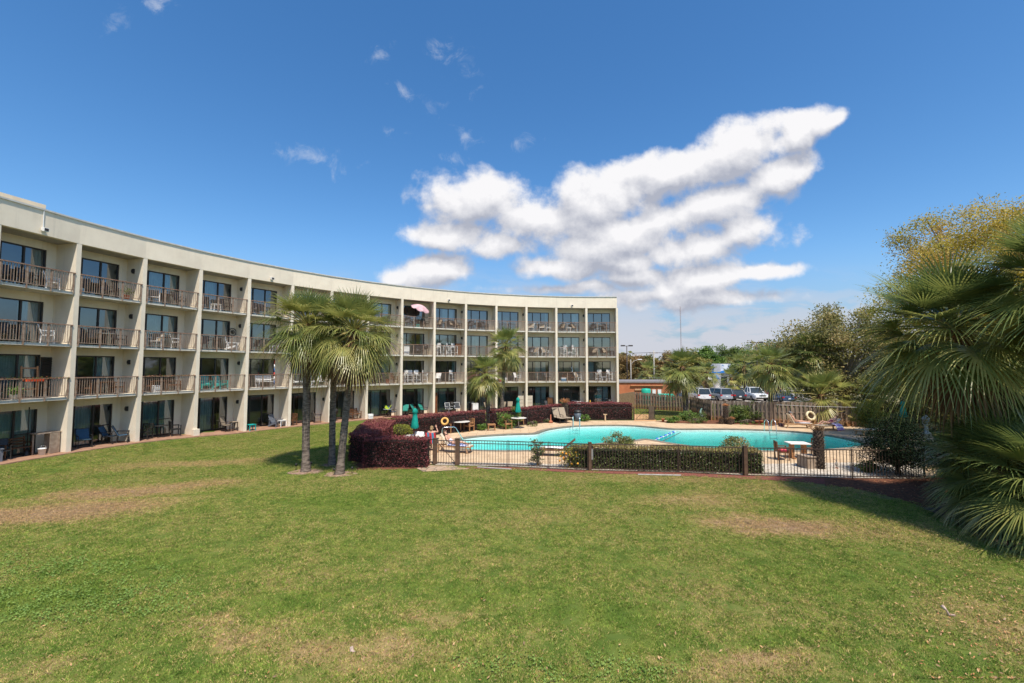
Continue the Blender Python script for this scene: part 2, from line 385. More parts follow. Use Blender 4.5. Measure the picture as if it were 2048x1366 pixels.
def lawn_color(nt):
    g=N(nt,'ShaderNodeNewGeometry'); P=g.outputs[0]
    n0=N(nt,'ShaderNodeTexNoise'); n0.inputs['Scale'].default_value=.9; n0.inputs['Detail'].default_value=5; L(nt,P,n0.inputs['Vector'])
    wv=vmth(nt,'SUBTRACT',n0.outputs[1],(.5,.5,.5)); s_=N(nt,'ShaderNodeVectorMath'); s_.operation='SCALE'; s_.inputs['Scale'].default_value=1.7; L(nt,wv,s_.inputs[0]); PW=vmth(nt,'ADD',P,s_.outputs[0])
    def bl(lst):
        acc=None
        for (px,py,rx,ry,rot,st) in lst:
            c=G(px,py); mp=N(nt,'ShaderNodeMapping'); mp.vector_type='TEXTURE'; mp.inputs['Location'].default_value=c; mp.inputs['Rotation'].default_value=(0,0,R_(rot)); mp.inputs['Scale'].default_value=(rx,ry,100)
            L(nt,PW,mp.inputs[0]); f=mth(nt,'MULTIPLY',sst(nt,vmth(nt,'LENGTH',mp.outputs[0]),.15,1.25,1,0),st)
            acc=f if acc is None else mth(nt,'MAXIMUM',acc,f)
        return acc
    d=bl(PATCH); lush=bl(LUSH)
    n1=noisen(nt,P,.35,5,.6,.4); n2=noisen(nt,P,1.7,5,.65,.3); n3=noisen(nt,P,9,4,.6)
    dry=mth(nt,'ADD',d,mth(nt,'MULTIPLY',mth(nt,'SUBTRACT',n1,.50),1.9))
    dry=mth(nt,'ADD',dry,mth(nt,'MULTIPLY',mth(nt,'SUBTRACT',n2,.505),1.5))
    dry=mth(nt,'ADD',dry,mth(nt,'MULTIPLY',mth(nt,'SUBTRACT',n3,.5),1.1))
    dry=mth(nt,'SUBTRACT',dry,mth(nt,'MULTIPLY',lush,.8))
    return g,dry,n1,n2,n3
def lawn_mat(name,blade):
    m=bpy.data.materials.new(name); m.use_nodes=True; nt=m.node_tree; b=nt.nodes['Principled BSDF']; b.inputs['Roughness'].default_value=.75; b.inputs['Specular IOR Level'].default_value=.12
    g,dry,n1,n2,n3=lawn_color(nt)
    if blade:
        a=N(nt,'ShaderNodeAttribute'); a.attribute_name='tint'
        dry=mth(nt,'ADD',dry,mth(nt,'MULTIPLY',mth(nt,'SUBTRACT',a.outputs['Fac'],.5),2.2))
    green=mixc(nt,sst(nt,n2,.3,.7),(.17,.27,.046),(.285,.365,.07))
    c=mixc(nt,sst(nt,dry,-.1,.55),green,(.47,.42,.135))
    c=mixc(nt,sst(nt,dry,.4,1.15),c,(.68,.49,.24))
    c=mixc(nt,sst(nt,mth(nt,'ADD',dry,mth(nt,'MULTIPLY',n1,.6)),1.25,1.9),c,(.52,.36,.22))
    if blade: c=mixc(nt,1.,c,mixc(nt,sst(nt,noisen(nt,g.outputs[0],6.5,4,.65,.5),.3,.7),(.72,.74,.72),(1.28,1.26,1.22)),'MULTIPLY'); c=mixc(nt,1.,c,mixc(nt,noisen(nt,g.outputs[0],34,2,.6),(.55,.55,.55),(1.6,1.6,1.55)),'MULTIPLY')
    if not blade: c=mixc(nt,1.,c,(.42,.40,.40),'MULTIPLY')
    L(nt,c,b.inputs['Base Color'])
    if blade:
        out=nt.nodes['Material Output']; t=N(nt,'ShaderNodeBsdfTranslucent'); L(nt,c,t.inputs[0]); mx=N(nt,'ShaderNodeMixShader'); mx.inputs[0].default_value=.3
        L(nt,b.outputs[0],mx.inputs[1]); L(nt,t.outputs[0],mx.inputs[2]); L(nt,mx.outputs[0],out.inputs[0])
    MATS[name]=m; return m
LAWN=lawn_mat('lawn_soil',False); BLADE=lawn_mat('grass_blade',True)
MULCH=pm('red_mulch',(.27,.095,.07),(.13,.055,.042),14,.95,.9,60,.1,detail=8)
LITTER=pm('leaf_litter',(.22,.085,.045),(.09,.045,.03),9,.95,.9,50,.1,detail=8)
SAND=pm('grey_sand',(.21,.17,.135),(.10,.075,.055),5,.95,.4,40,.1)
PEBBLE=pm('pale_pebbles',(.66,.58,.48),(.30,.25,.19),16,.9,.9,40,.1,detail=8)
DECKM=pm('sand_deck',(.58,.425,.27),(.50,.355,.22),1.4,.9,.25,70,.15)
def deck_detail(m):
    nt=m.node_tree; b=nt.nodes['Principled BSDF']; src=b.inputs['Base Color'].links[0].from_socket; g=N(nt,'ShaderNodeNewGeometry')
    st=sst(nt,noisen(nt,g.outputs[0],.55,6,.65,.6),.52,.74); c=mixc(nt,mth(nt,'MULTIPLY',st,.45),src,(.33,.235,.145))
    sp=sst(nt,noisen(nt,g.outputs[0],2.6,5,.7),.6,.72); c=mixc(nt,mth(nt,'MULTIPLY',sp,.35),c,(.68,.52,.34))
    br=N(nt,'ShaderNodeTexBrick'); br.inputs['Scale'].default_value=.42; br.inputs['Mortar Size'].default_value=.006; br.inputs['Color1'].default_value=(1,1,1,1); br.inputs['Color2'].default_value=(.96,.96,.96,1); br.inputs['Mortar'].default_value=(.55,.5,.45,1); L(nt,g.outputs[0],br.inputs[0])
    L(nt,mixc(nt,1.,c,br.outputs[0],'MULTIPLY'),b.inputs['Base Color'])
deck_detail(DECKM)
COPING=pm('coping_stone',(.235,.195,.15),(.17,.14,.105),3,.85,.2)
ASPH=pm('parking_concrete',(.34,.31,.275),(.28,.25,.22),.4,.9,.1,20,.15)
def pavers():
    m=bpy.data.materials.new('flag_pavers'); m.use_nodes=True; nt=m.node_tree; b=nt.nodes['Principled BSDF']; b.inputs['Roughness'].default_value=.9
    g=N(nt,'ShaderNodeNewGeometry'); v=N(nt,'ShaderNodeTexVoronoi'); v.feature='DISTANCE_TO_EDGE'; v.inputs['Scale'].default_value=2.4; L(nt,g.outputs[0],v.inputs['Vector'])
    v2=N(nt,'ShaderNodeTexVoronoi'); v2.inputs['Scale'].default_value=2.4; L(nt,g.outputs[0],v2.inputs['Vector'])
    c=mixc(nt,v2.outputs[1],(.36,.24,.13),(.42,.30,.22)); c=mixc(nt,sst(nt,v.outputs[0],.02,.06,1,0),c,(.15,.12,.08)); L(nt,c,b.inputs['Base Color']); return m
PAVER=pavers()
# ---------------------------------------------------------------- ground, deck, pool
def gp(lst,z=0.): return [G(x,y,z) for x,y in lst]
FRONT=[(858,929),(914,931),(1016,934),(1180,941.5),(1358,945.3),(1491,951.5),(1560,953),(1705,957.5),(1816,959)]
DECK=gp(FRONT+[(1872,955),(1885,905),(1862,866),(1800,857),(1710,853),(1600,849.5),(1542,849.5),(1424,841),(1312,841),(1268,841.5),(1136,841.5),(1055,849.5),(979,858),(826,876),(787,880),(752,914),(760,925)])
CX,CY,CR=9.3638,16.1614,32.2706; A0,DA=3.0304,-.1012
def cpt(i,r=CR): a=A0+i*DA; return V((CX+r*math.cos(a),CY+r*math.sin(a),0))
POOLPX=[(905,886),(930,880),(960,876.3),(1018,872.6),(1060,871.4),(1075,870),(1086,866),(1100,862),(1133,857.2),(1165,855),(1209,854),(1260,854.3),(1299,857.2),(1350,861.5),(1416,861.6),(1474,862),(1540,864),(1579,866),(1625,870.4),(1666,876.3),(1703,884),(1727,891.3),(1716,897),(1666,902),(1608,905),(1542,906),(1460,903),(1400,898),(1345,890.5),(1303,883),(1286,881.6),(1269,884.5),(1240,888),(1209,889.5),(1177,893.5),(1149,898.5),(1120,902),(1089,904.5),(1018,905.3),(960,904.5),(930,902),(910,896),(902,891)]
POOL=catmull(gp(POOLPX,-.1),4)
def setting():
    MUL=gp([(930,934),(1016,934.5),(1180,942),(1358,945.8),(1491,952),(1560,953.5),(1650,956.5),(1650,969),(1560,962),(1491,958.5),(1425,955),(1358,952.5),(1270,949),(1180,946.5),(1100,943),(1016,938.7),(935,937.5)])
    LIT=gp([(1650,956.5),(1816,959),(1900,950),(1990,960),(1930,1010),(1850,1016),(1800,999),(1750,987),(1700,976),(1650,972)])
    SND=gp([(1830,1012),(1870,1027),(1905,1046),(1960,1078),(2048,1112),(2190,1165),(2420,1165),(2420,960),(1990,960),(1930,1010)])
    PAV=gp([(833,937),(862,931.5),(905,932),(942,938.5),(890,942),(846,944)])
    HB=gp([(716,940.5),(704,927),(722,893),(745,872),(762,925),(862,929),(857,936),(790,939.5)])
    rings=[]
    for (px,py,r) in ((612,943.5,.72),(680,948.5,.68),(665,930,.5)):
        c=G(px,py); rings.append([c+V((math.cos(t)*r*(1+.12*math.sin(3*t+px)),math.sin(t)*r*.8,0)) for t in [2*math.pi*k/22 for k in range(22)]])
    # lawn grid
    bm=bmesh.new(); x0,x1,y0,y1,st=-45,45,2,56,.5; nx,ny=int((x1-x0)/st),int((y1-y0)/st)
    DIN=offset(DECK,-.45)
    vs=[[bm.verts.new((x0+i*st,y0+j*st,terr(x0+i*st,y0+j*st))) for i in range(nx+1)] for j in range(ny+1)]
    ins=[[inpoly(x0+i*st,y0+j*st,DIN) for i in range(nx+1)] for j in range(ny+1)]
    for j in range(ny):
        for i in range(nx):
            if not(ins[j][i] and ins[j][i+1] and ins[j+1][i] and ins[j+1][i+1]): bm.faces.new((vs[j][i],vs[j][i+1],vs[j+1][i+1],vs[j+1][i]))
    for v in [v for v in bm.verts if not v.link_faces]: bm.verts.remove(v)
    me=bpy.data.meshes.new('lawn'); bm.to_mesh(me); bm.free(); me.materials.append(LAWN); tag(link('lawn',me),kind='structure')
    S=3000
    FAR=pm('far_ground',(.20,.17,.085),(.11,.12,.045),.05,.95,0)
    tag(fill('ground',[[(-S,-S),(S,-S),(S,S),(-S,S)],[(x0,y0),(x1,y0),(x1,y1),(x0,y1)]],0,FAR),kind='structure')
    tag(fill('parking_lot',[[(13,58),(37,58),(58,84),(72,135),(5,135),(13,75)]],.012,ASPH),kind='structure')
    mk=MB()
    for k in range(9): mk.box((26+k*2.9,65.5,.018),(.1,4.6,.004))
    tag(mk.build('parking_markings',pm('white_marking',(.7,.69,.66),(.5,.5,.47),3,.8)),kind='structure')
    rd=tag(fill('road',[[(-60,138),(160,138),(160,150),(-60,150)]],.012,pm('asphalt',(.10,.095,.09),(.075,.07,.068),1,.9)),kind='structure')
    hole=offset(POOL,.2)
    tag(fill('pool_deck',[DECK,hole],.02,DECKM),kind='structure')
    PEB=gp([(870,931),(1016,934),(1180,941.5),(1358,945.3),(1491,951.5),(1560,953),(1705,957.5),(1816,959),(1850,950),(1840,929),(1700,926),(1545,929),(1180,931),(1000,927),(880,926)])
    tag(fill('pebble_strip',[PEB],.034,PEBBLE),kind='structure')
    tag(fill('planting_bed',[gp([(1310,843.5),(1424,841),(1542,849),(1560,850),(1545,852.5),(1480,849.5),(1400,848),(1345,847)])],.036,LITTER),kind='structure')
    tag(fill('gate_path',[gp([(1268,843),(1314,843),(1300,829),(1268,829)])],.03,pm('orange_path',(.55,.32,.16),(.47,.26,.12),3,.9)),kind='structure')
    tag(fill('red_mulch_bed',[MUL],.014,MULCH),kind='structure')
    tag(fill('leaf_litter_bed',[LIT],.016,LITTER),kind='structure')
    tag(fill('sand_strip',[SND],.014,SAND),kind='structure')
    tag(fill('stone_pavers',[PAV],.02,PAVER),kind='structure')
    tag(fill('hedge_mulch_bed',[HB],.012,LITTER),kind='structure')
    for r in rings: tag(fill('palm_mulch_ring',[r],.013,pm('sandy_mulch',(.36,.25,.18),(.2,.125,.085),9,.95,.9,50,.1,detail=8)),kind='structure')
    # coping
    n=len(POOL); out=offset(POOL,.36); mb=MB(); vs=[]
    for p,q in zip(POOL,out): vs+=[(p.x,p.y,-.055),(p.x,p.y,.04),(q.x,q.y,.04),(q.x,q.y,.0)]
    fs=[]
    for i in range(n):
        a,b=i*4,((i+1)%n)*4
        for k in range(3): fs.append((a+k,b+k,b+k+1,a+k+1))
    mb.add(vs,fs); tag(mb.build('pool_coping',COPING),kind='structure')
    fz=lambda x:-.62-(x+4)*.045
    TILE=pm('white_tile',(.78,.78,.74),(.66,.66,.62),8,.3); PLAS=pm('pool_plaster',(.82,.92,.90),(.72,.86,.85),.5,.6,0,None,.2)
    mb=MB(); vs=[];fs=[]
    for p in POOL: vs+=[(p.x,p.y,-.055),(p.x,p.y,-.20),(p.x,p.y,fz(p.x))]
    for i in range(n):
        a,b=i*3,((i+1)%n)*3; mb.m
        fs+=[(a,a+1,b+1,b),(a+1,a+2,b+2,b+1)]
    mb.add(vs,fs); mb.m=[k%2 for k in range(len(fs))]
    tag(mb.build('pool_wall',[TILE,PLAS]),kind='structure')
    fl=fill('pool_floor',[POOL],0,PLAS)
    for v in fl.data.vertices: v.co.z=fz(v.co.x)
    tag(fl,kind='structure')
    # water: a closed body, clear with absorption
    m=bpy.data.materials.new('pool_water'); m.use_nodes=True; nt=m.node_tree; nt.nodes.clear(); o=N(nt,'ShaderNodeOutputMaterial')
    tr=N(nt,'ShaderNodeBsdfTransparent'); gl=N(nt,'ShaderNodeBsdfGlossy'); gl.inputs['Roughness'].default_value=.04
    g=N(nt,'ShaderNodeNewGeometry'); bn=N(nt,'ShaderNodeBump'); bn.inputs['Strength'].default_value=.9; bn.inputs['Distance'].default_value=.08
    mp=N(nt,'ShaderNodeMapping'); mp.inputs['Scale'].default_value=(1,1.6,1); L(nt,g.outputs[0],mp.inputs[0])
    L(nt,noisen(nt,mp.outputs[0],4.2,5,.62,.6),bn.inputs['Height']); L(nt,bn.outputs[0],gl.inputs['Normal'])
    fr=N(nt,'ShaderNodeFresnel'); fr.inputs[0].default_value=1.33; L(nt,bn.outputs[0],fr.inputs['Normal'])
    mx=N(nt,'ShaderNodeMixShader'); L(nt,mth(nt,'MULTIPLY',fr.outputs[0],.75),mx.inputs[0]); L(nt,tr.outputs[0],mx.inputs[1]); L(nt,gl.outputs[0],mx.inputs[2]); L(nt,mx.outputs[0],o.inputs[0])
    ab=N(nt,'ShaderNodeVolumeAbsorption'); ab.inputs['Color'].default_value=(.02,.80,.785,1); ab.inputs['Density'].default_value=.60; L(nt,ab.outputs[0],o.inputs['Volume'])
    wp=offset(POOL,.03); bm=bmesh.new(); top=[bm.verts.new((p.x,p.y,-.1)) for p in wp]; bot=[bm.verts.new((p.x,p.y,fz(p.x)-.06)) for p in wp]
    k=len(top); ed=[bm.edges.new((top[i],top[(i+1)%k])) for i in range(k)]; bmesh.ops.triangle_fill(bm,use_beauty=True,edges=ed)
    ed=[bm.edges.new((bot[i],bot[(i+1)%k])) for i in range(k)]; bmesh.ops.triangle_fill(bm,use_beauty=True,edges=ed)
    for i in range(k): bm.faces.new((top[i],top[(i+1)%k],bot[(i+1)%k],bot[i]))
    bmesh.ops.recalc_face_normals(bm,faces=bm.faces)
    me=bpy.data.meshes.new('pool_water'); bm.to_mesh(me); bm.free(); me.materials.append(m); tag(link('pool_water',me),kind='structure')
    return [DECK,MUL,LIT,SND,PAV,HB]+rings
NOGRASS=setting()
def patio():
    mb=MB(); k=6; prev=None
    idx=[-1+q/2 for q in range(0,33)]
    vs=[];fs=[]
    for i in idx:
        row=[]
        for r in (CR-.38,CR+.02,CR+3.6):
            p=cpt(i,r); z=terr(p.x,p.y); row.append((p.x,p.y,z+.05))
        p=cpt(i,CR-.38); row.insert(0,(p.x,p.y,terr(p.x,p.y)-.1)); vs+=row
    for j in range(len(idx)-1):
        for q in range(3): fs.append((j*4+q,j*4+4+q,j*4+5+q,j*4+1+q))
    mb.add(vs,fs); o=mb.build('patio',BRICKP); tag(o,kind='structure')
patio()

# ---------------------------------------------------------------- the curved apartment building
ZF=lambda k:.27+2.65*k
def bayM(b):
    a=A0+(b+.5)*DA; r=CR*math.cos(DA/2); return V((CX+r*math.cos(a),CY+r*math.sin(a),0)),a-math.pi/2
def inbay(b,u,d,z=0.):
    "point in bay b: u metres right of the bay's middle, d metres in from the front edge"
    m,rz=bayM(b); return m+V((math.cos(rz)*u-math.sin(rz)*d,math.sin(rz)*u+math.cos(rz)*d,z)),rz
HW=CR*math.sin(abs(DA)/2); TN=math.tan(abs(DA)/2)
NB=15
def building():
    B=thing('apartment_building',(-8,46,0),0,'long curved four storey cream apartment building with stacked recessed balconies','building')
    off=V((8,-46,0))
    rs=random.Random(4)
    def put(me,name,b,z=0.,parent=None,u=0.,d=0.):
        p,rz=inbay(b,u,d,z); return link(name,me,parent or B,p+off if parent is None else p,rz)
    # dividing walls
    mb=MB(); mb.box((0,1.8,5.285),(.22,3.6,11.17)); fin=mb.mesh('dividing_wall',STUCCO)
    mb=MB(); mb.box((0,4.6,5.285),(.22,9.2,11.17)); fend=mb.mesh('end_wall',STUCCO)
    for i in range(-1,NB+1):
        p=cpt(i); a=A0+i*DA
        o=link('end_wall' if i==NB else 'dividing_wall',fend if i==NB else fin,B,p+off,a-math.pi/2)
        if i==3:
            mb=MB(); mb.box((0,-.02,.3),(.36,.30,.62)); mb.build('plinth',STUCCO,B,p+off+V((0,0,0)),a-math.pi/2)
    # slabs, walls, fascia, roof  (one mesh each, repeated per bay)
    w0=HW-.11; poly=lambda f,b_,ex:[(-(w0+ex),f),(w0+ex,f),(w0+b_*TN+ex,b_),(-(w0+b_*TN+ex),b_)]
    mb=MB(); mb.prism(poly(.025,3.6,-.001),0,.13); slab=mb.mesh('balcony_slab',SLABM)
    mb=MB(); mb.prism(poly(.26,9.2,.108),0,.2); roof=mb.mesh('roof',CONC)
    mb=MB(); fx=HW+.001
    mb.prism([(-fx,-.004),(fx,-.004),(fx+.25*TN,.25),(-fx-.25*TN,.25)],0,1.17); fasc=mb.mesh('fascia',STUCCO)
    mb=MB(); c=.06*TN
    mb.prism([(-fx+c,-.06),(fx-c,-.06),(fx+.3*TN,.3),(-fx-.3*TN,.3)],1.172,1.25); capm=mb.mesh('parapet_cap',CAP)
    mb=MB(); mb.prism([(-.02,-.012),(.02,-.012),(.02,.003),(-.02,.003)],0,1.17)
    wb=w0+1.35*TN
    def wallmesh(h,zt):
        mb=MB(); 
        mb.box(((1.17+wb)/2,1.45,h/2),(wb-1.17,.2,h)); mb.box(((-wb-1.55)/2,1.45,h/2),(wb-1.55,.2,h))
        mb.box((-.19,1.45,(zt+h)/2),(2.72,.2,h-zt)); return mb.mesh('rear_wall',STUCCO)
    walls={0:wallmesh(2.65+.22,2.47-.05),1:wallmesh(2.52,2.12)}
    def doorframe(h):
        mb=MB(); t=.055
        for x in(-1.52,-.645,.265,1.14): mb.box((x,1.42,h/2),(t if abs(x)>1 else t*1.3,.09,h))
        mb.box((-.19,1.42,h-.03),(2.6,.085,.06)); mb.box((-.19,1.42,.03),(2.6,.085,.06)); return mb.mesh('door_frame',BRONZE)
    frames={0:doorframe(2.42),1:doorframe(2.12)}
    def screenbar():
        mb=MB(); mb.box((.70,1.395,.98),(.82,.03,.045)); return mb.mesh('screen_rail',BRONZE)
    sbar=screenbar()
    def pane(h):
        mb=MB(); mb.add([(-1.5,1.43,.05),(1.12,1.43,.05),(1.12,1.43,h-.05),(-1.5,1.43,h-.05)],[(0,1,2,3)]); return mb.mesh('glass',GLASS)
    panes={0:pane(2.42),1:pane(2.12)}
    def curtain(x0,x1,h,mat,per=.14,amp=.05,y=1.62):
        mb=MB(); n=max(4,int((x1-x0)/.035)); vs=[];fs=[]
        for i in range(n+1):
            x=x0+(x1-x0)*i/n; yy=y+amp*math.sin(x*2*math.pi/per)+amp*.4*math.sin(x*11)
            vs+=[(x,yy,.03),(x,yy,h)]
        for i in range(n): fs.append((i*2,i*2+2,i*2+3,i*2+1))
        mb.cs=True; mb.add(vs,fs); return mb.mesh('curtain',mat)
    cache={}
    def cur(kind,lv):
        key=(kind,lv)
        if key in cache: return cache[key]
        h=2.38 if lv==0 else 2.08
        T={'full':[(-1.5,1.12,CURT)],'left':[(-1.5,-.6,CURT)],'right':[(.25,1.12,CURT)],'mid':[(-.7,.25,CURT)],'sides':[(-1.5,-1.05,CURT),(.65,1.12,CURT)],'blind':[(-1.5,1.12,BLIND)],'lhalf':[(-1.5,.2,CURT2)],'rhalf':[(-.5,1.12,CURT2)],'brown':[(-1.5,-.2,DRAPE)],'none':[],'rt':[(.8,1.12,CURT2)],'midr':[(-.3,.85,CURT)]}[kind]
        cache[key]=[curtain(a,b,h,m,.11 if kind=='blind' else .15,.012 if kind=='blind' else .05) for a,b,m in T]; return cache[key]
    CUR={3:['rt','none','rhalf','lhalf','left','none','full','right','none','midr','none','left','rt','right','none'],
         2:['right','rt','rhalf','rt','left','lhalf','full','none','rt','left','mid','none','mid','full','none'],
         1:['blind','right','none','rt','none','full','sides','rhalf','none','rt','right','none','midr','sides','left'],
         0:['blind','mid','rhalf','mid','left','brown','brown','mid','sides','lhalf','right','none','midr','none','midr']}
    # railing
    mb=MB()
    for x in(-1.47,-.49,.49,1.47): mb.bar((x,.0,.0 if abs(x)<1 else .05),(x,.0,1.07),.045,.04)
    mb.bar((-1.5,0,.215),(1.5,0,.215),.03,.03)
    n=27
    for i in range(n):
        x=-1.47+2.94*(i+.5)/n; mb.bar((x,0,.22),(x,0,1.05),.019,.017)
    rail=mb.mesh('balcony_railing',BAL)
    mb=MB(); mb.bar((-1.518,0,1.085),(1.518,0,1.085),.075,.05); toprail=mb.mesh('top_rail',RUST)
    mb=MB(); mb.box((0,0,0),(.09,.13,.26)); mb.box((-.03,0,.0),(.12,.09,.16)); sconce=mb.mesh('wall_lamp',BLACKM)
    for b in range(-1,NB):
        put(roof,'roof',b,10.872); put(fasc,'fascia',b,10.87); put(capm,'parapet_cap',b,10.87)
        for lv in range(4):
            if lv: put(slab,'balcony_slab',b,ZF(lv))
            m,_=inbay(b,0,1); fz=terr(m.x,m.y)+.05 if lv==0 else ZF(lv)+.13
            put(walls[min(lv,1)],'rear_wall',b,fz if lv else .05)
            if b<0: continue
            k=min(lv,1)
            df=put(frames[k],'sliding_door',b,fz)
            g=link('glass',panes[k],df)
            if lv==0 and b%2==0 or rs.random()<.25: link('screen_rail',sbar,df)
            for c_ in cur(CUR[lv][b],k): link('curtain',c_,df)
            if lv:
                r=put(rail,'balcony_railing',b,ZF(lv),None,0,-.005); link('top_rail',toprail,r)
            if b%2==1:
                p,rz=inbay(b,HW-.11+.7*TN-.05,.75,fz+(1.78 if lv else 1.85)); link('wall_lamp',sconce,B,p+off,rz)
    # dark rear wall of the rooms, and the back of the block
    mb=MB(); vs=[];fs=[]
    for j in range(NB+2):
        for r in(CR+3.55,):
            p=cpt(j-1,r); vs+=[(p.x,p.y,0),(p.x,p.y,10.87)]
    for j in range(NB+1): fs.append((j*2,j*2+2,j*2+3,j*2+1))
    mb.add(vs,fs); mb.build('room_wall',ROOM,B,off)
    mb=MB(); vs=[];fs=[]
    for j in range(NB+2):
        p=cpt(j-1,CR+9.1); q=cpt(j-1,CR+9.3); vs+=[(p.x,p.y,0),(p.x,p.y,11.6),(q.x,q.y,11.6),(q.x,q.y,0)]
    for j in range(NB+1):
        for k in range(3): fs.append((j*4+k,j*4+4+k,j*4+5+k,j*4+1+k))
    mb.add(vs,fs); mb.build('back_wall',STUCCO,B,off)
    # floodlights on the fascia
    for b,u in((0,.0),(4,-.1),(9,-.25),(13,0.05)):
        mb=MB(); mb.box((0,-.08,0),(.16,.12,.14)); mb.box((0,-.19,-.03),(.20,.12,.17)); mb.cm=1; mb.box((0,-.252,-.03),(.17,.006,.13)); mb.cm=0
        if b==0: mb.bar((0,-.03,.07),(0,-.03,.95),.03)
        p,rz=inbay(b,u,-.004,11.12); mb.build('floodlight',[WHITEP,BRONZE],B,p+off,rz)
    # penthouse parapet on the roof, top left
    mb=MB(); d0,d1=.237,-.25; vs=[];fs=[]; nseg=8
    PENT=pm('cream_paint',(.74,.62,.44),(.68,.56,.40),2,.8)
    for j in range(nseg+1):
        dl=d0+(d1-d0)*j/nseg
        row=[]
        for r,z in((CR+4.1,11.0),(CR+4.1,13.05),(CR+4.0,13.07),(CR+4.0,13.25),(CR+3.9,13.27),(CR+3.9,13.5),(CR+7.5,13.5),(CR+7.5,11)):
            row.append((CX-r*math.cos(dl),CY+r*math.sin(dl),z))
        vs+=row
    for j in range(nseg):
        for k in range(8):
            k2=(k+1)%8; fs.append((j*8+k,j*8+8+k,j*8+8+k2,j*8+k2))
    fs.append(tuple(range(8))); mb.add(vs,fs); o=mb.build('penthouse',PENT,B,off)
    return B
building()
# ---------------------------------------------------------------- palms, trees, hedges
FROND=leafmat('palm_frond',[(.07,.10,.034),(.145,.19,.052),(.27,.285,.075),(.46,.40,.125),(.55,.42,.18)],.38,.36,.5,.8)
DEADF=leafmat('dead_frond',[(.10,.055,.03),(.20,.115,.06),(.34,.22,.12)],.15,.8,.1)
def barkmat(name,c1,c2,sc=7,st=(1,1,4)):
    m=pm(name,c1,c2,sc,.95,.9,sc*2.2,.1,0,8,0,st,.38,.62); return m
PBARK=barkmat('palm_bark',(.235,.185,.145),(.095,.073,.058),5,(1,1,3.5))
PBOOT=barkmat('palm_boots',(.22,.115,.065),(.10,.05,.03),6)
BARK=barkmat('tree_bark',(.17,.135,.105),(.085,.065,.05),5,(3,3,.8))
def frond(mb,base,az,el,pet,R,n,rng,droop,tint,wid=1.,seg=3,pw=.012,amax=2.0,pdroop=.12):
    d0=V((math.cos(el)*math.cos(az),math.cos(el)*math.sin(az),math.sin(el)))
    pts=[base+d0*(pet*t)+V((0,0,-pdroop*pet*t*t*(1.2-math.sin(el)*.6))) for t in(0,.5,1)]
    f=(pts[2]-pts[1]).normalized(); s=f.cross(V((0,0,1)))
    s=s.normalized() if s.length>.15 else V((-math.sin(az),math.cos(az),0))
    u=s.cross(f); h=pts[2]
    mb.ct=min(1,tint+.25); mb.tube(pts,[pw*1.5,pw,pw*.8],3,False)
    da=2*amax/n; vs=[];fs=[]
    vee=.22+.2*rng.random(); R*=.85+.3*rng.random()
    dr=droop*(.7+.6*rng.random()); tw=(rng.random()-.5)*.5
    s2=s*math.cos(tw)+u*math.sin(tw); u2=u*math.cos(tw)-s*math.sin(tw)
    T=(.42,.74,1.) if seg==3 else (.3,.52,.76,1.)
    for i in range(n):
        a=-amax+da*(i+.5); q=abs(a)/amax
        Ln=R*(1.05-.42*q*q)*(.9+.2*rng.random()); ca,sa=math.cos(a),math.sin(a)
        d=(f*ca+s2*sa+u2*(vee*abs(sa))).normalized(); w=(s2*ca-f*sa)
        o=len(vs); vs.append(h); k=0; dl=dr*(.6+.8*rng.random())
        for t in T:
            p=h+d*(Ln*t)+V((0,0,-dl*Ln*(t**2.8)))+f*(-.04*q*Ln*t)
            if t<1:
                hw=(da*Ln*T[0]*.62 if t<=T[0]+.01 else da*Ln*T[0]*(.46 if t<.6 else .28))*wid
                vs+=[p-w*hw,p+w*hw]
            else: vs.append(p)
        fs.append((o,o+1,o+2)); m_=len(T)-1
        for j in range(m_-1): fs.append((o+1+2*j,o+3+2*j,o+4+2*j,o+2+2*j))
        e=o+1+2*(m_-1); fs.append((e,e+2,e+1))
    base_t=tint
    o=len(mb.v); mb.v+=[tuple(p) for p in vs]; mb.f+=[tuple(i+o for i in f_) for f_ in fs]; per=len(fs)//n
    for i in range(n):
        tt=min(1,max(0,base_t+(rng.random()-.5)*.22)); mb.t+=[tt]*per
    mb.m+=[mb.cm]*len(fs); mb.sm+=[False]*len(fs)
